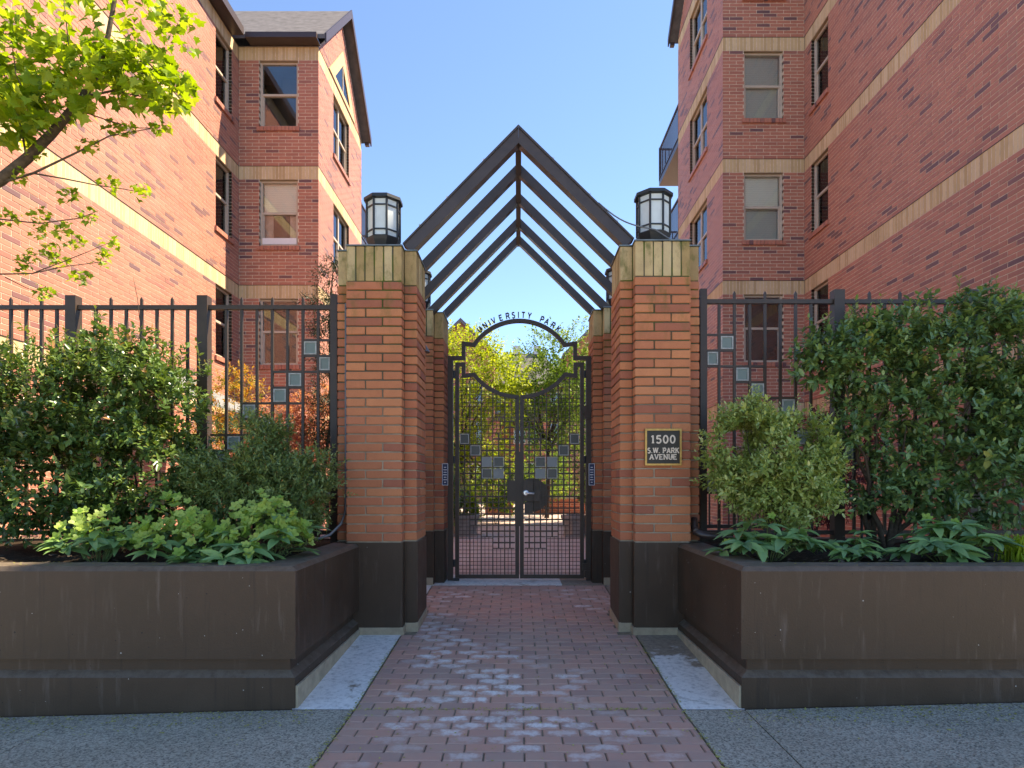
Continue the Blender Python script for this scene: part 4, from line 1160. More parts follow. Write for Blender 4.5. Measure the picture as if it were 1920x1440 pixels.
        b.add(vs, [(0,1,2,3), (7,6,5,4), (0,4,5,1), (1,5,6,2), (2,6,7,3), (3,7,4,0)]); b.build('rake_board', M['eave'], ro)
    xx = sorted((s*(XI-0.05), s*(XM-0.28)))
    MB().box(xx[0], xx[1], yw-ov-0.1, yw-ov+0.03, eave-0.01, eave+0.11).build('gutter', M['eave'], e)
    MB().box(xx[0], xx[1], yw-ov+0.031, yw-0.01, eave+0.0, eave+0.03).build('soffit', M['eave'], e)
    xx = sorted((s*(XI-0.05), s*(XI-0.17)))
    MB().box(xx[0], xx[1], yb+ov-0.03, yb+ov+0.09, rz-ov*slope-0.06, rz-ov*slope+0.06).build('gutter', M['eave'], e)
    xx = sorted((s*(XM-0.27), s*11.5)); MB().box(xx[0], xx[1], 5.95, yw-0.36, eave+0.001, eave+0.18).build('eave_slab', M['eave'], e)
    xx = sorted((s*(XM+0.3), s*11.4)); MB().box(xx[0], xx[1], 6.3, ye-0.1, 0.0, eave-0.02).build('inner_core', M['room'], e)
    xx = sorted((s*(XR+0.01), s*11.4)); MB().box(xx[0], xx[1], yb+0.3, ye, eave, eave+0.15).build('rear_roof', M['roof'], e)
    mort.build('mortar', M['wall_mortar'], e)
    tag(bricks.build('brickwork', M['wall_brick'], e), kind='stuff')
    tag(bands.build('soldier_bands', M['band_brick'], e), kind='stuff')
    top_strips.build('band_top_strip', M['eave'], e)
    # balconies behind the wing
    for B in tops[1:]:
        zf = B + 0.29
        if B > (9.0 if s < 0 else 12.0): continue
        xa, xb = sorted((s*(XI+0.06), s*(XR-0.01)))
        bal = MB().box(xa, xb, yb+0.05, yb+2.75, zf-0.16, zf).build('balcony', M['eave'], e)
        xr_ = s*(XI+0.08)
        b = MB(); b.box(xr_-0.025, xr_+0.025, yb+0.05, yb+2.75, zf+1.02, zf+1.07); b.box(xa, xb, yb+2.70, yb+2.748, zf+1.021, zf+1.069)
        b.box(xr_-0.02, xr_+0.02, yb+0.05, yb+2.75, zf+0.08, zf+0.11)
        b.build('handrail', M['eave'], bal)
        b = MB(); y = yb+0.12
        while y < yb+2.7: b.box(xr_-0.009, xr_+0.009, y-0.009, y+0.009, zf, zf+1.02); y += 0.115
        x = xa+0.1
        while x < xb: b.box(x-0.009, x+0.009, yb+2.715, yb+2.733, zf, zf+1.02); x += 0.115
        b.box(xr_-0.03, xr_+0.03, yb+2.69, yb+2.75, zf, zf+1.09)
        b.build('balusters', M['eave'], bal)
    return e
building(-1, 14.62, 'sunlit red brick apartment building with gabled wing on the left', 11.46, 4)
building(1, 14.30, 'shaded red brick apartment building with balconies on the right', 14.20, 5)

# ------------------------------------------------------------------ foliage tools (numpy)
def norm(a): return a / np.maximum(np.linalg.norm(a, axis=1, keepdims=True), 1e-9)
def leaves_arrays(pos, dr, up, ln, wd, fold=0.25, droop=0.15):
    """oval leaves folded along the midrib: 6 verts, 2 quads each"""
    n = len(pos); dr = norm(dr); side = norm(np.cross(dr, up)); nr = norm(np.cross(side, dr))
    ln = ln[:, None]; wd = wd[:, None]
    b = pos; t = pos + dr*ln - nr*ln*droop
    def at(f, w_, sg): return pos + dr*ln*f + side*wd*w_*sg + nr*(wd*w_*fold) - nr*ln*droop*f*f
    V = np.stack([b, at(.3, .46, 1), at(.68, .42, 1), t, at(.68, .42, -1), at(.3, .46, -1)], 1)
    base = (np.arange(n)*6)[:, None]
    Fq = np.concatenate([base + np.array([[0, 1, 2, 3]]), base + np.array([[0, 3, 4, 5]])], 0)
    return V.reshape(-1, 3), Fq
def mesh_arrays(name, V, Fq, tint, mat):
    me = bpy.data.meshes.new(name); nf, k = Fq.shape
    me.vertices.add(len(V)); me.vertices.foreach_set('co', V.astype(np.float32).ravel())
    me.loops.add(nf*k); me.loops.foreach_set('vertex_index', Fq.astype(np.int32).ravel())
    me.polygons.add(nf); me.polygons.foreach_set('loop_start', np.arange(0, nf*k, k, dtype=np.int32))
    a = me.attributes.new('tint', 'FLOAT', 'POINT'); a.data.foreach_set('value', tint.astype(np.float32))
    me.materials.append(mat); me.update(calc_edges=True); me.validate(); return me
def foliage(name, mat, parent, pos, nrm, per, leaf, wr, twig=0.12, spread=0.9, updir=0.45, tmean=0.45, tvar=0.2, tip=0.35, seed=0, fold=0.25, droop=0.15):
    """clusters of leaves along short twigs starting at pos, pointing along nrm"""
    r = np.random.default_rng(seed); n = len(pos)
    tw = norm(nrm*0.8 + np.array([0, 0, updir]) + r.normal(0, 0.35, (n, 3)))
    ref = norm(r.normal(0, 1, (n, 3))); s1 = norm(np.cross(tw, ref)); s2 = np.cross(tw, s1)
    ct = np.clip(r.normal(tmean, tvar*0.7, n), 0.02, 0.9); tl = twig*r.uniform(0.5, 1.3, n)
    Vs, Fs, Ts = [], [], []; off = 0; cs = r.uniform(0.7, 1.25, n)
    for k in range(per):
        f = (k+0.5)/per; ang = 2.4*k + r.uniform(-0.4, 0.4, n)
        rad = s1*np.cos(ang)[:, None] + s2*np.sin(ang)[:, None]
        p = pos + tw*(tl*f)[:, None]
        d = norm(tw*(0.35 + 0.55*f) + rad*spread*(1-0.35*f) + r.normal(0, 0.18, (n, 3)))
        up = norm(tw*0.5 + np.array([0, 0, 0.8]) + r.normal(0, 0.3, (n, 3)))
        L = leaf*cs*r.uniform(0.6, 1.25, n)*(1.0 - 0.25*f)
        V, Fq = leaves_arrays(p, d, up, L, L*wr*r.uniform(0.85, 1.15, n), fold, droop)
        t = np.clip(ct + r.normal(0, tvar*0.5, n) + tip*max(0, f-0.5)*2*r.uniform(0, 1, n), 0, 1)
        Vs.append(V); Fs.append(Fq+off); Ts.append(np.repeat(t, 6)); off += len(V)
    return link(name, mesh_arrays(name, np.concatenate(Vs), np.concatenate(Fs), np.concatenate(Ts), M[mat]), parent)
def ell_points(ells, n, seed, rmin=0.55, lump=0.22):
    """points in the outer part of a union of ellipsoids (centre, radii) with lumps and gaps"""
    r = np.random.default_rng(seed); C = np.array([e[0] for e in ells]); Rd = np.array([e[1] for e in ells])
    wgt = (Rd[:, 0]*Rd[:, 2] + Rd[:, 1]*Rd[:, 2] + Rd[:, 0]*Rd[:, 1]); wgt = wgt/wgt.sum()
    ph = r.uniform(0, 6.28, (len(ells), 6)); P = []; Nn = []; tot = 0
    while tot < n:
        i = r.choice(len(ells), 2*n, p=wgt); d = norm(r.normal(0, 1, (2*n, 3)))
        rad = r.uniform(rmin**2, 1.0, 2*n)**0.5
        l = 1 + lump*(np.sin(d[:, 0]*5+ph[i, 0]) * np.sin(d[:, 2]*6+ph[i, 1]) + 0.6*np.sin(d[:, 0]*11+ph[i, 2])*np.sin(d[:, 2]*12+ph[i, 3]+d[:, 1]*9))
        p = C[i] + d*Rd[i]*(rad*l)[:, None]
        q = (((p[:, None, :]-C[None])/Rd[None])**2).sum(2)
        q[np.arange(len(p)), i] = 9
        keep = q.min(1) > 0.30
        gap = np.sin(p[:, 0]*7.3+ph[0, 4]+2*np.sin(p[:, 2]*3.1))*np.sin(p[:, 2]*8.3+ph[0, 5]+2*np.sin(p[:, 0]*4.7))
        keep &= gap < 0.42
        P.append(p[keep]); Nn.append(norm(d[keep]/Rd[i[keep]])); tot += keep.sum()
    return np.concatenate(P)[:n], np.concatenate(Nn)[:n]
def pe(x, y, d, rx, ry, rd):
    """ellipsoid from a pixel centre, pixel radii and a depth radius"""
    c = px(x, y, d); return ((c.x, c.y, c.z), (rx*d/F, rd, ry*d/F))
def stems(parent, base, tips, r0, mat='bark', seed=0, wob=0.06, seg=6):
    rr = random.Random(seed); base = Vector(base)
    for t in tips:
        t = Vector(t); b0 = base + Vector((rr.uniform(-1, 1)*r0*2.5, rr.uniform(-1, 1)*r0*2, 0)); pts = []; n = 6
        for i in range(n+1):
            f = i/n; p = b0.lerp(t, f); w_ = wob*math.sin(math.pi*f)
            p += Vector((rr.uniform(-1, 1)*w_, rr.uniform(-1, 1)*w_, w_*rr.uniform(0, 1.2))); pts.append(p)
        MB().tube(pts, [r0*(1-0.8*i/n) for i in range(n+1)], seg).build('stem', M[mat], parent, True)
SOIL = 0.815
def shrub(name, label, cat, base, ells, ncl, per, leaf, wr, mat, seed, tips=None, r0=0.018, bark='bark', group=None, shoots=0, **kw):
    e = empty(name, base, label, cat, group)
    p, n = ell_points(ells, ncl, seed, kw.pop('rmin', 0.5), kw.pop('lump', 0.22))
    zmin = kw.pop('zmin', base[2]+0.05); k = p[:, 2] > zmin; p, n = p[k], n[k]
    foliage('foliage', mat, e, p, n, per, leaf, wr, seed=seed+1, **kw)
    stems(e, base, tips if tips else [c for c, _ in ells], r0, bark, seed)
    if shoots:      # upright young shoots standing clear of the mass
        rr = np.random.default_rng(seed+5); top = p[np.argsort(-p[:, 2])[:max(40, len(p)//6)]]
        sp = top[rr.choice(len(top), shoots, replace=False)]; q = []; nn = []
        for s_ in sp:
            hgt = rr.uniform(0.08, 0.26); d = np.array([rr.normal(0, .15), rr.normal(0, .15), 1.0])
            MB().tube([s_, s_+d*hgt*0.5, s_+d*hgt], [0.004, 0.003, 0.002], 5).build('stem', M['twig'], e)
            for f in np.linspace(0.1, 1, 6): q.append(s_+d*hgt*f); nn.append(d)
        foliage('young_foliage', mat, e, np.array(q), np.array(nn), 3, leaf*0.75, wr*0.8, seed=seed+6, twig=0.03, tmean=0.82, tvar=0.12, tip=0.15)
    return e

# ------------------------------------------------------------------ planting in the planters
shrub('glossy_shrub', 'large dark glossy leaved shrub with pale young shoots before the left fence', 'shrub', tuple(px(200, 990, 5.25))[:2] + (SOIL,),
      [pe(60, 770, 5.2, 110, 120, .42), pe(200, 760, 5.25, 120, 130, .45), pe(300, 800, 5.15, 90, 120, .42), pe(90, 900, 5.15, 130, 110, .45), pe(260, 900, 5.1, 140, 110, .45), pe(-80, 800, 5.2, 120, 170, .45), pe(240, 680, 5.3, 45, 70, .25), pe(-240, 830, 5.2, 130, 190, .45)],
      5000, 9, 0.060, 0.52, 'leaf_glossy', 21, r0=0.016, bark='dark_bark', shoots=70, lump=0.34, tmean=0.42, tvar=0.24, tip=0.4)
shrub('fine_leaved_shrub', 'rounded dull green fine leaved bush beside the left fence post', 'shrub', tuple(px(505, 985, 4.95))[:2] + (SOIL,),
      [pe(500, 890, 4.95, 90, 80, .38), pe(550, 930, 4.9, 80, 75, .35), pe(440, 920, 4.95, 80, 90, .35), pe(500, 835, 5.0, 50, 40, .25)],
      2600, 10, 0.044, 0.38, 'leaf_fine', 33, r0=0.012, lump=0.3, shoots=20, tmean=0.62, tvar=0.25, tip=0.3)
shrub('variegated_shrub', 'pale green variegated bush beside the plaque pillar in the right planter', 'shrub', tuple(px(1450, 985, 5.0))[:2] + (SOIL,),
      [pe(1440, 860, 5.0, 95, 80, .36), pe(1480, 910, 4.95, 85, 75, .34), pe(1395, 880, 5.0, 60, 75, .3), pe(1400, 810, 5.05, 50, 45, .22), pe(1500, 850, 5.0, 60, 60, .26)],
      2100, 9, 0.050, 0.44, 'leaf_variegated', 45, r0=0.012, shoots=40, lump=0.32, tmean=0.5, tvar=0.26, tip=0.3)
shrub('dark_camellia_shrub', 'tall dark glossy evergreen shrub with bare lower stems at the right fence', 'shrub', tuple(px(1650, 985, 5.35))[:2] + (SOIL,),
      [pe(1590, 660, 5.35, 75, 60, .3), pe(1650, 690, 5.35, 95, 90, .36), pe(1760, 680, 5.4, 110, 85, .38), pe(1860, 660, 5.35, 100, 90, .38), pe(1700, 770, 5.3, 80, 60, .32), pe(1820, 770, 5.3, 90, 70, .35), pe(1690, 860, 5.25, 65, 50, .28), pe(1840, 870, 5.2, 90, 60, .32), pe(1930, 780, 5.3, 90, 130, .38), pe(2050, 760, 5.3, 130, 170, .42), pe(1545, 680, 5.3, 40, 40, .2), pe(1690, 620, 5.35, 60, 45, .25), pe(1860, 590, 5.4, 60, 35, .25), pe(1640, 915, 5.15, 45, 35, .2), pe(1730, 930, 5.1, 70, 40, .25), pe(1880, 940, 5.05, 80, 40, .25), pe(1600, 800, 5.2, 35, 30, .18)],
      2900, 9, 0.070, 0.5, 'leaf_dark', 57, r0=0.026, bark='bark', shoots=50, lump=0.36, tmean=0.4, tvar=0.25, tip=0.4,
      tips=[tuple(px(1580, 700, 5.3)), tuple(px(1600, 790, 5.2)), tuple(px(1660, 690, 5.35)), tuple(px(1760, 700, 5.4)), tuple(px(1850, 720, 5.3)), tuple(px(1700, 800, 5.25)), tuple(px(1840, 850, 5.2))])

# hellebores: every leaf and every bract flower an object
def leaf_mesh(name, L, wd, mat, tint, curve=0.25, seg=5):
    b = MB(); vs = []; fs = []
    for i in range(seg+1):
        f = i/seg; w_ = wd/2*math.sin(math.pi*min(1, (0.04+0.96*f))**0.85)**0.8 if 0 < i < seg else 0.0015
        z = -curve*L*f*f; y = L*f
        vs += [(-w_, y, z+w_*0.35), (0, y, z), (w_, y, z+w_*0.35)]
    for i in range(seg):
        a = 3*i; fs += [(a, a+1, a+4, a+3), (a+1, a+2, a+5, a+4)]
    b.add(vs, fs, tint); return b.mesh(name, M[mat], True)
def flower_mesh(tint, seed):
    b = MB(); rr = random.Random(seed)
    for i in range(5):
        a = 2*math.pi*i/5 + rr.uniform(-.1, .1); ca, sa = math.cos(a), math.sin(a); L = rr.uniform(.9, 1.1)
        q = [(0, 0, 0), (.55, -.42, .28), (1.0*L, -.18, .42), (1.05*L, .18, .42), (.55, .42, .28)]
        b.add([(x*ca-y*sa, x*sa+y*ca, z) for x, y, z in q], [(0,1,2,3,4)], tint)
    b.lathe(0, 0, [(.05, .05), (.13, .16), (.06, .26)], 6, 0, tint*0.6)
    return b.mesh('flower', M['bract'])
HL = [leaf_mesh('leaf', 0.15, 0.055, 'leaf_hellebore', t, c) for t, c in ((0.05, .2), (0.25, .35), (0.45, .25), (0.65, .4), (0.85, .2), (0.4, .5))]
HFm = [flower_mesh(t, i) for i, t in enumerate((0.1, 0.4, 0.7, 1.0))]
def orient(dirv, upv, loc, sc):
    y = Vector(dirv).normalized(); x = y.cross(Vector(upv))
    x = x.normalized() if x.length > 1e-3 else y.orthogonal().normalized()
    z = x.cross(y); m = Matrix((x, y, z)).transposed().to_4x4()
    return Matrix.Translation(loc) @ m @ Matrix.Diagonal((sc, sc, sc, 1))
def hellebore(label, xc, yb_, d, rx, h, nst, nfl, seed, lsc=1.0):
    c = px(xc, yb_, d); c.z = SOIL
    e = empty('hellebore_plant', c, label, 'plant', 'hellebores in the planters')
    rr = random.Random(seed)
    for i in range(nst):
        a = rr.uniform(0, 2*math.pi); rad = rx*math.sqrt(rr.random()); hh = h*(1.0-0.6*(rad/rx)**2)*rr.uniform(0.3, 1.05)
        top = c + Vector((math.cos(a)*rad, math.sin(a)*rad*0.6, hh))
        MB().tube([c + Vector((math.cos(a)*rad*0.25, math.sin(a)*rad*0.15, 0)), c.lerp(top, 0.6)+Vector((0, 0, .03)), top], [0.004, 0.0035, 0.003], 5).build('stem', M['twig'], e)
        n = rr.choice((5, 6, 7)); ph = rr.uniform(0, 6)
        out = Vector((math.cos(a), math.sin(a)*0.8 - 0.25, 0))*(rad/rx)
        for k in range(n):
            b_ = ph + 2*math.pi*k/n
            dv = Vector((math.cos(b_), math.sin(b_), rr.uniform(-0.15, 0.45))) + out*0.5
            link('leaf', rr.choice(HL), e, orient(dv, Vector((out.x*.4, out.y*.4-0.1, 1)), top, lsc*rr.uniform(0.7, 1.15)))
    for i in range(nfl):
        a = rr.uniform(0, 2*math.pi); rad = rx*0.95*math.sqrt(rr.random())
        p = c + Vector((math.cos(a)*rad, math.sin(a)*rad*0.6 - 0.02, h*(1.05-0.55*(rad/rx)**2)*rr.uniform(0.55, 1.25)))
        up = Vector((rr.gauss(0, .5), -0.55+rr.gauss(0, .4), rr.uniform(0.2, 1)))
        link('flower', rr.choice(HFm), e, orient(up.orthogonal(), up, p, rr.uniform(0.026, 0.042)))
hellebore('hellebore with glossy leaves and few lime flowers at left end of the planting', 185, 1040, 4.36, .26, .32, 20, 40, 1)
hellebore('hellebore covered in lime green flowers, leftmost of the two flower masses', 335, 1045, 4.30, .30, .36, 13, 120, 2)
hellebore('hellebore covered in lime green flowers next to the planter corner', 500, 1040, 4.34, .34, .38, 14, 130, 3)
hellebore('dark leaved hellebore hanging over the front rim of the left planter', 420, 1050, 4.16, .32, .16, 20, 10, 4, 1.1)
hellebore('broad leaved hellebore without flowers beneath the variegated bush', 1440, 1030, 4.40, .34, .28, 26, 3, 5, 1.1)
hellebore('small compact hellebore between two larger ones in the right planter', 1598, 1030, 4.42, .18, .22, 16, 0, 6, 0.8)
hellebore('large spreading hellebore with one pale flower near the golden grass', 1775, 1040, 4.36, .34, .30, 32, 6, 7, 1.2)
# golden grass tuft
c = px(1905, 1035, 4.4); c.z = SOIL
e = empty('golden_grass', c, 'bright yellow green grass tuft at the right edge of the planter', 'grass')
b = MB(); rr = random.Random(5)
for i in range(230):
    a = rr.uniform(0, 6.28); L = rr.uniform(0.14, 0.30); lean = rr.uniform(0.25, 1.1); t = rr.random()
    d = Vector((math.cos(a), math.sin(a), 0)); s_ = Vector((-math.sin(a), math.cos(a), 0))*0.0035
    p0 = c + Vector((rr.gauss(0, .05), rr.gauss(0, .04), 0)); p1 = p0 + d*L*lean*0.35 + Vector((0, 0, L*0.65)); p2 = p0 + d*L*lean + Vector((0, 0, L*(0.8-0.35*lean)))
    b.add([p0-s_, p0+s_, p1+s_, p1-s_, p2], [(0,1,2,3), (3,2,4)], t)
tag(b.build('blades', M['leaf_grass'], e), kind='stuff')
# litter: fallen maple flowers along the planters and the path edges, dry leaves on the soil
b = MB(); rr = random.Random(9)
def speck(p, s_, t):
    a = rr.uniform(0, 6.28); u = Vector((math.cos(a), math.sin(a), rr.uniform(-.2, .2)))*s_; v = Vector((-math.sin(a), math.cos(a), rr.uniform(-.2, .4)))*s_*0.6
    b.quad(p-u, p-v, p+u, p+v, t)
for i in range(3200):
    q = rr.random()
    if q < 0.5: x = rr.choice((-1, 1))*rr.uniform(1.2, 4.4); y = 3.80 - abs(rr.gauss(0, 0.16)); z = side_z(x)
    elif q < 0.62: x = rr.uniform(-1, 1); y = 3.81+rr.gauss(0, 0.012); z = 0.0
    elif q < 0.8: x = rr.choice((-1, 1))*(0.985+rr.gauss(0, 0.012)); y = rr.uniform(3.0, 5.2); z = ramp_z(y)
    elif q < 0.9: x = rr.uniform(-0.95, 0.95); y = rr.uniform(3.0, 6); z = ramp_z(y)
    else: x = rr.choice((-1, 1))*rr.uniform(1.5, 4.2); y = rr.uniform(3.85, 4.06); z = 0.856
    speck(Vector((x, y, z+0.004)), rr.uniform(0.004, 0.010), rr.random())
tag(b.build('fallen_flowers', M['litter']), 'tiny yellow fallen maple flowers scattered along planter and path', 'litter', kind='stuff')
b = MB()
for i in range(500):
    x = rr.choice((-1, 1))*rr.uniform(1.55, 4.4); y = rr.uniform(4.06, 4.6)
    speck(Vector((x, y, SOIL+0.03)), rr.uniform(0.01, 0.028), 0.5)
tag(b.build('dry_leaves', M['bark']), 'brown dry leaves lying on the planter soil', 'leaf litter', kind='stuff')

# ------------------------------------------------------------------ street tree at the left (trunk outside the picture)
st = empty('street_maple', (-5.6, 3.5, 0.0), 'young street maple with bright yellow green leaves reaching in from the left', 'tree')
b = MB(); b.tube([(-5.6, 3.5, -0.2), (-5.55, 3.55, 1.0), (-5.6, 3.6, 2.2), (-5.5, 3.7, 3.4), (-5.4, 3.9, 5.0), (-5.2, 4.0, 6.6)], [0.13, 0.11, 0.10, 0.085, 0.06, 0.03], 10)
b.build('trunk', M['bark'], st, True)
DT = 4.5
def br(pts, r0, r1, d0=DT, d1=DT):
    n = len(pts); P = [px(x, y, d0+(d1-d0)*i/(n-1)) for i, (x, y) in enumerate(pts)]
    return MB().tube(P, [r0+(r1-r0)*i/(n-1) for i in range(n)], 7).build('branch', M['bark'], st, True), P
brs = []
for pts, r0, r1 in (([(-560, 560), (-300, 470), (-120, 400), (0, 338), (50, 297), (97, 250), (137, 203), (157, 180), (180, 140), (200, 80), (215, 0), (225, -90)], .05, .010),
                    ([(-120, 400), (-40, 360), (0, 343), (62, 325), (150, 283), (205, 255), (300, 238)], .014, .0025),
                    ([(62, 325), (120, 335), (180, 347), (235, 355), (270, 362)], .006, .002),
                    ([(157, 180), (185, 176), (212, 170), (260, 140), (290, 128)], .010, .004),
                    ([(137, 203), (200, 225), (250, 240), (300, 240)], .005, .002),
                    ([(-160, 430), (-60, 415), (0, 411), (75, 419), (150, 409), (185, 395)], .008, .002),
                    ([(-160, 520), (-60, 515), (0, 514), (60, 513), (120, 500), (200, 490)], .008, .002),
                    ([(60, 513), (120, 490), (170, 470), (205, 455)], .004, .0015),
                    ([(10, 520), (50, 540), (95, 555)], .004, .0015),
                    ([(262, 600), (258, 560), (250, 520)], .003, .0015),
                    ([(157, 180), (140, 130), (128, 80), (120, 0)], .006, .003), ([(50, 297), (40, 240), (20, 170), (0, 120)], .008, .003),
                    ([(97, 250), (60, 200), (30, 140), (20, 60)], .006, .003), ([(180, 140), (230, 120), (300, 110), (340, 130)], .006, .002),
                    ([(212, 170), (260, 180), (310, 185), (350, 205)], .005, .002)):
    brs.append(br(pts, r0, r1))
def maple_leaf_mesh(tint, seed):
    rr = random.Random(seed); b = MB()
    lob = [(0, 0), (.16, -.10), (.42, -.06), (.36, .12), (.62, .30), (.40, .36), (.34, .52), (.20, .52), (.0, .95)]
    out = [(x, y) for x, y in lob] + [(-x, y) for x, y in lob[-2:0:-1]]
    vs = [(x, y, abs(x)*0.25 - 0.18*y*y + rr.uniform(-.02, .02)) for x, y in out] + [(0, .3, -0.02)]
    n = len(out); b.add(vs, [(i, (i+1) % n, n) for i in range(n)], tint); return b
mleaf = [maple_leaf_mesh(t, i) for i, t in enumerate((0.02, 0.2, 0.35, 0.5, 0.65, 0.8, 1.0))]
mmesh = [q.mesh('leaf', M['leaf_maple'], False) for q in mleaf]
rr = random.Random(77); spots = []
def blob(x, y, rx, ry, n, smin, smax, dz=0.35):
    for i in range(n):
        while True:
            u, v = rr.uniform(-1, 1), rr.uniform(-1, 1)
            if u*u+v*v < 1: break
        spots.append((px(x+u*rx, y+v*ry, DT + rr.uniform(-dz, dz)), rr.uniform(smin, smax)))
for a in ((40, 120, 110, 75, 330, .05, .11), (100, 185, 90, 55, 210, .05, .11), (20, 215, 65, 55, 170, .06, .12), (245, 125, 80, 45, 230, .05, .10), (315, 170, 48, 44, 170, .05, .10), (255, 180, 55, 30, 80, .05, .09), (180, 110, 60, 40, 130, .05, .10),
          (-120, 150, 120, 120, 150, .05, .1), (150, 30, 170, 70, 170, .05, .1), (300, 60, 80, 60, 70, .05, .09)): blob(*a)
for (x, y) in ((165, 272), (240, 242), (300, 236), (205, 345), (262, 358), (75, 402), (120, 432), (165, 405), (20, 408), (55, 480), (110, 492), (140, 452), (82, 545), (205, 458), (192, 487), (30, 330), (128, 365), (65, 285), (215, 235), (40, 500), (95, 470), (150, 520), (70, 430)):
    blob(x, y, 20, 16, 26, .022, .055, .10)
big = sorted(range(len(spots)), key=lambda i: -spots[i][1] if 0 < CX + F*spots[i][0].x/spots[i][0].y < 400 else 1)[:300]; bigs = set(big)
restm = MB()
for i, (p, sc) in enumerate(spots):
    dv = Vector((rr.gauss(0, 1), rr.gauss(0, 1), rr.gauss(-0.45, .6))); up = Vector((rr.gauss(0.2, .5), rr.gauss(-.2, .5), 1))
    mw = orient(dv, up, p, sc)
    j = rr.randrange(7)
    if i in bigs: link('leaf', mmesh[j], st, mw)
    else: restm.add([mw @ Vector(q) for q in mleaf[j].v], mleaf[j].f, mleaf[j].t[0])
tag(restm.build('foliage', M['leaf_maple'], st), kind='stuff')
# upper crown beyond the picture (gives the tree its real size and dapples the light)
P_, N_ = ell_points([((-5.4, 3.8, 5.6), (1.5, 1.3, 1.3)), ((-5.0, 4.0, 6.6), (1.0, 1.0, 0.8))], 420, 90, 0.3)
tag(foliage('upper_crown', 'leaf_maple', st, P_, N_, 6, 0.10, 0.8, seed=91, tmean=0.5, tvar=0.3), kind='stuff')

# ------------------------------------------------------------------ garden behind the fences
GR = 0.19
shrub('red_japanese_maple', 'salmon red weeping Japanese maple behind the left fence', 'tree', (-2.75, 8.6, GR),
      [pe(590, 790, 8.6, 60, 60, .5), pe(560, 850, 8.6, 90, 80, .7), pe(480, 870, 8.6, 80, 70, .6), pe(610, 900, 8.5, 60, 80, .55), pe(520, 800, 8.7, 70, 50, .5), pe(590, 830, 8.6, 60, 60, .5)],
      2200, 8, 0.06, 0.4, 'leaf_red', 101, r0=0.03, bark='dark_bark', tmean=0.55, tvar=0.3, tip=0.2, updir=-0.1, droop=0.4)
shrub('nandina_shrub', 'orange and green heavenly bamboo behind the left fence', 'shrub', (-4.1, 9.3, GR),
      [pe(430, 760, 9.3, 60, 60, .5), pe(410, 830, 9.2, 60, 80, .5), pe(470, 780, 9.3, 50, 50, .4), pe(440, 710, 9.4, 45, 25, .3)],
      600, 8, 0.06, 0.35, 'leaf_orange', 111, r0=0.015, tmean=0.5, tvar=0.4)
shrub('grey_green_shrub', 'dense green bush low behind the left fence near the post', 'shrub', (-3.4, 7.6, GR),
      [pe(450, 850, 7.6, 70, 90, .5), pe(410, 920, 7.5, 60, 90, .5), pe(500, 900, 7.4, 60, 70, .4)],
      700, 8, 0.05, 0.45, 'leaf_fine', 121, r0=0.014, tmean=0.55, tvar=0.3)
shrub('weeping_conifer', 'narrow dark evergreen with drooping sprays beside the left pillar', 'tree', (-2.35, 7.8, GR),
      [pe(622, 690, 7.8, 26, 60, .25), pe(612, 590, 7.8, 30, 40, .25), pe(625, 530, 7.8, 22, 35, .2), pe(610, 780, 7.8, 30, 50, .3), pe(640, 480, 7.8, 18, 20, .2)],
      900, 10, 0.055, 0.2, 'leaf_conifer', 131, r0=0.03, bark='dark_bark', tmean=0.4, tvar=0.3, updir=-0.3, twig=0.2, tips=[tuple(px(625, 500, 7.8))])
shrub('wine_japanese_maple', 'deep wine red Japanese maple behind the right fence', 'tree', (4.0, 8.8, GR),
      [pe(1530, 840, 8.8, 60, 70, .5), pe(1560, 900, 8.7, 60, 80, .5), pe(1590, 810, 8.9, 60, 50, .5), pe(1520, 930, 8.6, 40, 60, .4)],
      650, 8, 0.06, 0.35, 'leaf_wine', 141, r0=0.025, bark='dark_bark', tmean=0.5, tvar=0.3, updir=-0.1, droop=0.4)
shrub('garden_shrub', 'mid green shrub in the garden behind the right planter fence', 'shrub', (5.6, 8.6, GR),
      [pe(1760, 900, 8.6, 90, 90, .6), pe(1860, 880, 8.6, 80, 110, .6)], 500, 8, 0.06, 0.45, 'leaf_dark', 151, r0=0.02, tmean=0.6, tvar=0.3)
# lean-to roof, railing, floodlight
lr = empty('lean_to_roof', (-5.4, 11.0, 2.6), 'grey boarded lean-to roof against the sunlit left wall', 'roof')
for i in range(9):
    y0 = 9.6 + i*0.26; b = MB()
    vs = []
    for y in (y0, y0+0.25): vs += [(-6.40, y, 3.50), (-4.75, y, 2.62), (-4.75, y, 2.58), (-6.40, y, 3.46)]
    b.add(vs, [(0,3,2,1), (4,5,6,7), (0,1,5,4), (1,2,6,5), (2,3,7,6), (3,0,4,7)]); b.build('board', M['slate'], lr)
MB().box(-4.86, -4.78, 9.65, 9.73, GR, 2.585).build('post', M['bronze'], lr); MB().box(-4.86, -4.78, 11.75, 11.83, GR, 2.585).build('post', M['bronze'], lr)
rl_ = empty('stair_railing', (2.25, 7.2, GR), 'low dark stair railing glimpsed between plaque pillar and pale bush', 'railing')
MB().box(2.0, 2.9, 7.18, 7.23, 1.28, 1.33).build('handrail', M['bronze'], rl_); MB().box(2.0, 2.9, 7.18, 7.23, 0.86, 0.90).build('bottom_rail', M['bronze'], rl_)
for i in range(8): MB().box(2.05+i*0.11, 2.065+i*0.11, 7.195, 7.215, 0.90, 1.28).build('baluster', M['bronze'], rl_)
for xx in (1.96, 2.9): MB().box(xx, xx+0.05, 7.18, 7.23, GR-0.02, 1.36).build('post', M['bronze'], rl_)
fl = empty('garden_floodlight', (2.98, 5.5, SOIL), 'small round floodlight on a stake under the dark camellia', 'light')
c = px(1623, 962, 5.45)
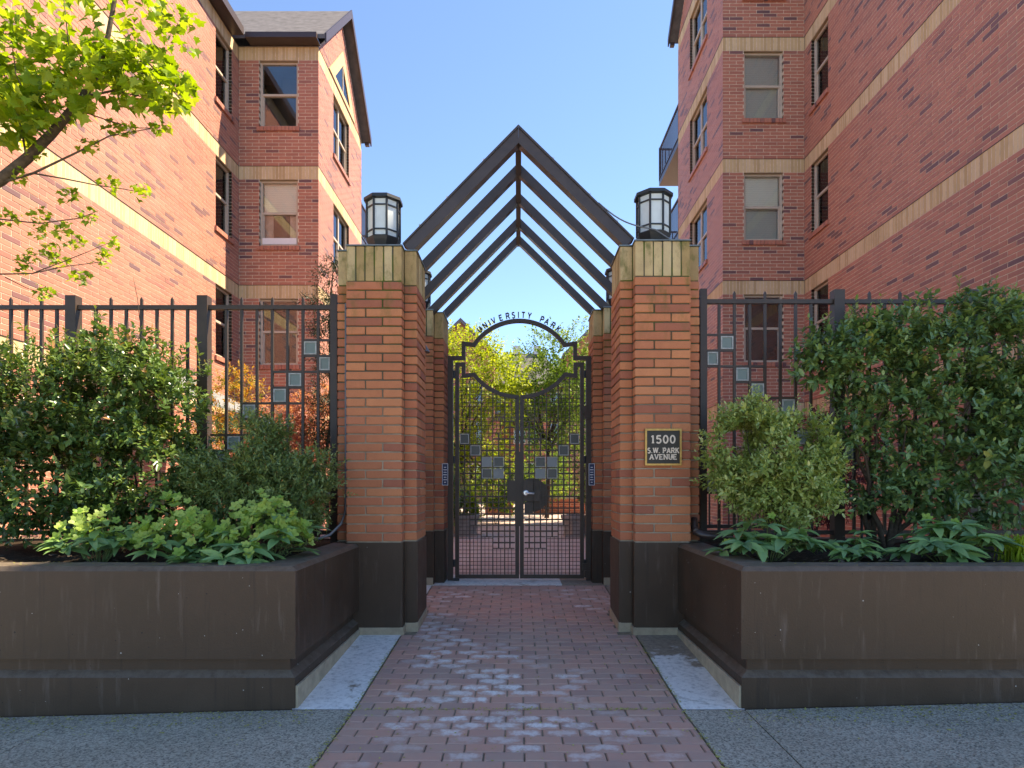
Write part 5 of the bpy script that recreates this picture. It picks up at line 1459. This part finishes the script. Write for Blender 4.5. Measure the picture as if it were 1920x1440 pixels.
b = MB(); b.lathe(0, 0, [(0.02, 0.10), (0.055, 0.06), (0.065, 0.0), (0.055, -0.01)], 14)
me = b.mesh('lamp_head', M['dark_iron'], False); link('lamp_head', me, fl, Matrix.Translation(c) @ Matrix.Rotation(R(65), 4, 'X'))
MB().tube([(c.x, c.y+0.06, SOIL-0.05), (c.x, c.y+0.06, c.z)], 0.012, 7).build('stake', M['dark_iron'], fl)

# ------------------------------------------------------------------ courtyard beyond the gate
def tree(name, label, base, trunk_h, ells, ncl, per, leaf, wr, mat, seed, r0=0.09, **kw):
    e = empty(name, base, label, 'tree'); rr_ = random.Random(seed)
    top = Vector(base) + Vector((rr_.uniform(-.2, .2), 0, trunk_h))
    MB().tube([base, Vector(base).lerp(top, .5)+Vector((.06, 0, 0)), top], [r0, r0*.8, r0*.65], 9).build('trunk', M['dark_bark'], e, True)
    p, n = ell_points(ells, ncl, seed, 0.45, 0.28)
    for i in range(16):
        t = p[rr_.randrange(len(p))]; mid = top.lerp(Vector(t), .5) + Vector((rr_.gauss(0, .12), rr_.gauss(0, .12), rr_.uniform(0, .25)))
        MB().tube([top - Vector((0, 0, rr_.uniform(0, .4))), mid, t], [r0*.45, r0*.25, r0*.06], 6).build('limb', M['dark_bark'], e, True)
    foliage('crown', mat, e, p, n, per, leaf, wr, seed=seed+1, twig=0.35, **kw); return e
tree('yellow_tree', 'sunlit yellow green tree seen through left half of the gate', (-1.75, 21.0, GR), 2.4,
     [((-1.9, 21, 5.2), (1.6, 1.3, 1.3)), ((-1.0, 21, 4.7), (1.2, 1.2, 1.3)), ((-0.3, 21.4, 4.4), (0.7, 1.0, 1.0)), ((-2.2, 21, 3.0), (1.3, 1.2, 1.1)), ((-1.2, 21.0, 2.6), (1.0, 1.0, 0.9)), ((-1.6, 20.6, 1.8), (1.5, 1.0, 1.0))], 2900, 7, 0.11, 0.6, 'leaf_yellow', 201, tmean=0.5, tvar=0.3)
tree('courtyard_maple', 'open branched fresh green tree seen through right half of the gate', (1.0, 22.5, GR), 2.6,
     [((0.6, 22.5, 5.3), (1.1, 1.2, 0.9)), ((1.7, 22.5, 6.0), (1.2, 1.1, 1.0)), ((1.5, 22.5, 4.5), (1.5, 1.2, 0.8)), ((2.4, 22.0, 4.9), (0.9, 1.0, 1.0)), ((0.2, 22.5, 4.4), (0.8, 0.9, 0.6)), ((1.0, 22.3, 3.4), (1.3, 1.0, 0.8)), ((2.2, 22.3, 3.3), (0.9, 1.0, 1.0))], 2300, 7, 0.11, 0.6, 'leaf_green', 211, tmean=0.5, tvar=0.3)
tree('tall_birch', 'taller wispy pale green tree top rising behind the left pillars', (-3.6, 24.0, GR), 4.2,
     [((-3.5, 24, 6.4), (1.1, 1.0, 1.5)), ((-2.9, 24, 5.2), (1.1, 1.0, 1.0))], 420, 6, 0.10, 0.5, 'leaf_yellow', 221, tmean=0.3, tvar=0.3)
tree('background_tree', 'green broadleaf tree by the far right brick gable', (3.6, 27.0, GR), 3.0,
     [((3.4, 27, 5.0), (1.6, 1.3, 1.8)), ((2.6, 27, 3.4), (1.2, 1.0, 1.2))], 900, 6, 0.12, 0.55, 'leaf_green', 231, tmean=0.4, tvar=0.3)
e = shrub('blossom_shrub', 'pink flowering shrub behind the right gate leaf', 'shrub', (1.9, 17.5, GR), [((1.75, 17.5, 2.4), (.55, .5, .6)), ((2.0, 17.5, 1.8), (.6, .5, .6))], 260, 7, 0.05, 0.6, 'leaf_green', 241, r0=0.02)
P_, N_ = ell_points([((1.8, 17.4, 2.4), (.6, .5, .6)), ((1.9, 17.4, 1.9), (.55, .5, .5))], 160, 242, 0.8)
tag(foliage('blossoms', 'blossom', e, P_, N_, 6, 0.05, 0.9, seed=243, twig=0.08, tmean=0.5, tvar=0.4), kind='stuff')
for i, (x, y, zc, rx, rz, mat, lb) in enumerate(((-1.75, 14.2, 1.2, .45, .75, 'leaf_dark', 'dark green bush behind the left gate post'), (-1.35, 15.0, 0.85, .32, .35, 'leaf_grass', 'low golden bush behind the left gate leaf beside a stone trough'),
        (-0.7, 19.0, 1.25, .9, .7, 'leaf_green', 'bright green bush behind the left gate tiles'), (1.8, 14.0, 1.0, .35, .7, 'leaf_glossy', 'upright green bush behind the right gate post'), (1.1, 26.0, 1.3, 1.2, .8, 'leaf_green', 'wide sunlit bush beyond the low brick wall'), (-2.6, 18.0, 1.6, .9, 1.2, 'leaf_green', 'tall fresh green bush by the left courtyard planter'), (0.2, 28.0, 1.5, 2.2, 0.9, 'leaf_yellow', 'sunny hedge in front of the far porch'), (0.9, 23.5, 2.0, 1.0, 1.0, 'leaf_green', 'leafy bush at the foot of the courtyard maple'), (2.4, 20.0, 1.7, .8, 1.1, 'leaf_green', 'bush between the pink shrub and the courtyard maple'))):
    shrub('courtyard_shrub', lb, 'shrub', (x, y, GR), [((x, y, zc), (rx, rx, rz)), ((x+rx*.4, y, zc-.2), (rx*.8, rx*.8, rz*.7))], 650, 7, 0.085, 0.5, mat, 250+i*3, r0=0.015, tmean=0.5, tvar=0.3)
for x, y, lb in ((-1.25, 14.6, 'weathered stone trough left of the courtyard path'), (1.32, 14.4, 'tan stone trough right of the courtyard path')):
    e = empty('stone_trough', (x, y, GR), lb, 'planter')
    b = MB(); b.box(x-.28, x+.28, y-.28, y+.28, GR-0.01, GR+0.06); b.lathe(x, y, [(.30, GR+.06), (.34, GR+.36), (.38, GR+.42), (.38, GR+.48), (.31, GR+.48), (.30, GR+.40)], 8, R(22.5)); b.build('bowl', M['stone'], e)
    MB().lathe(x, y, [(.29, GR+.401), (.05, GR+.43)], 8, R(22.5)).build('soil', M['soil'], e)
for (x0, x1, y, h, lb) in ((0.6, 3.4, 25.5, .62, 'low red brick garden wall beyond the right gate leaf'), (-1.3, -0.2, 24.8, .5, 'low red brick bench wall beyond the left gate leaf')):
    e = empty('low_brick_wall', ((x0+x1)/2, y, GR), lb, 'wall')
    MB().box(x0, x1, y, y+.3, GR-0.01, GR+h).build('brick_core', M['far_brick'], e); MB().box(x0-.03, x1+.03, y-.03, y+.33, GR+h, GR+h+.07).build('coping', M['stone'], e)
# far building: two brick gables, hipped centre, porch
fb = empty('far_building', (0, 42, GR), 'red brick building with two gables and grey hipped roof closing the courtyard', 'building')
FYD = 42.0
def fbox(n, mat, *a): return MB().box(*a).build(n, M[mat], fb)
fbox('wall', 'far_brick', -3.0, 3.6, FYD+1.5, FYD+10, 0, 8.2)
for s_, xa, xb, zp in ((-1, -6.0, -1.6, 12.1), (1, 3.2, 8.0, 12.3)):
    xm = (xa+xb)/2; ze = zp - (xb-xa)/2*0.95
    MB().prism_y([(xa, 0), (xb, 0), (xb, ze), (xm, zp), (xa, ze)], FYD, FYD+12).build('gable_wing', M['far_brick'], fb)
    for (p, q) in (((xa-.3, ze-.3), (xm, zp)), ((xm, zp), (xb+.3, ze-.3))):
        MB().prism_y([p, q, (q[0], q[1]+.25), (p[0], p[1]+.25)], FYD-.35, FYD+12.1).build('roof', M['roof'], fb)
    for wx in (xm-1.0, xm+1.0):
        for wz in (2.0, 4.8, 7.4):
            w_ = MB().ribbon([(wx-.45, wz-.75), (wx+.45, wz-.75), (wx+.45, wz+.75), (wx-.45, wz+.75)], .09, FYD-.05, FYD-.004, True).build('window', M['window_frame'], fb)
            MB().box(wx-.41, wx+.41, FYD-.03, FYD-.01, wz-.71, wz+.71).build('pane', M['glass'], w_)
            MB().box(wx-.41, wx+.41, FYD-.009, FYD-.003, wz-.71, wz+.71).build('backing', M['room'], w_)
b = MB(); b.add([(-3.3, FYD+1, 8.2), (3.9, FYD+1, 8.2), (3.9, FYD+10.5, 8.2), (-3.3, FYD+10.5, 8.2), (-1.0, FYD+4.5, 11.0), (1.6, FYD+4.5, 11.0)], [(0,1,5,4), (1,2,5), (2,3,4,5), (3,0,4), (3,2,1,0)]); b.build('hip_roof', M['roof'], fb)
for xx in (-0.4, 1.1): fbox('roof_vent', 'white_plastic', xx, xx+.55, FYD+4.2, FYD+4.8, 10.9, 11.5)
for wx in (-1.6, 0.1, 1.0, 2.6):
    for wz in (2.2, 4.9, 7.0):
        w_ = MB().ribbon([(wx-.42, wz-.7), (wx+.42, wz-.7), (wx+.42, wz+.7), (wx-.42, wz+.7)], .09, FYD+1.44, FYD+1.496, True).build('window', M['window_frame'], fb)
        MB().box(wx-.38, wx+.38, FYD+1.46, FYD+1.48, wz-.66, wz+.66).build('pane', M['glass'], w_); MB().box(wx-.38, wx+.38, FYD+1.485, FYD+1.494, wz-.66, wz+.66).build('backing', M['room'], w_)
pr_ = MB().prism_y([(-1.6, 5.4), (2.0, 5.4), (0.2, 7.0)], FYD-2.2, FYD+1.49).build('porch_roof', M['eave'], fb)
for xx in (-1.4, 1.6): fbox('porch_column', 'far_brick', xx-.2, xx+.2, FYD-2.0, FYD-1.6, 0, 5.39)
for x, y, z, sc, sd_ in ((-9, 50, 5, 3, 301), (11, 52, 5.5, 3.2, 305)):
    tree('background_tree', 'green tree behind the far building on the ' + ('left' if x < 0 else 'right'), (x, y, GR), 3, [((x, y, z), (sc, sc, sc*.8)), ((x+1, y, z+1.5), (sc*.7, sc*.7, sc*.6))], 500, 6, .25, .55, 'leaf_green', sd_, r0=.2)
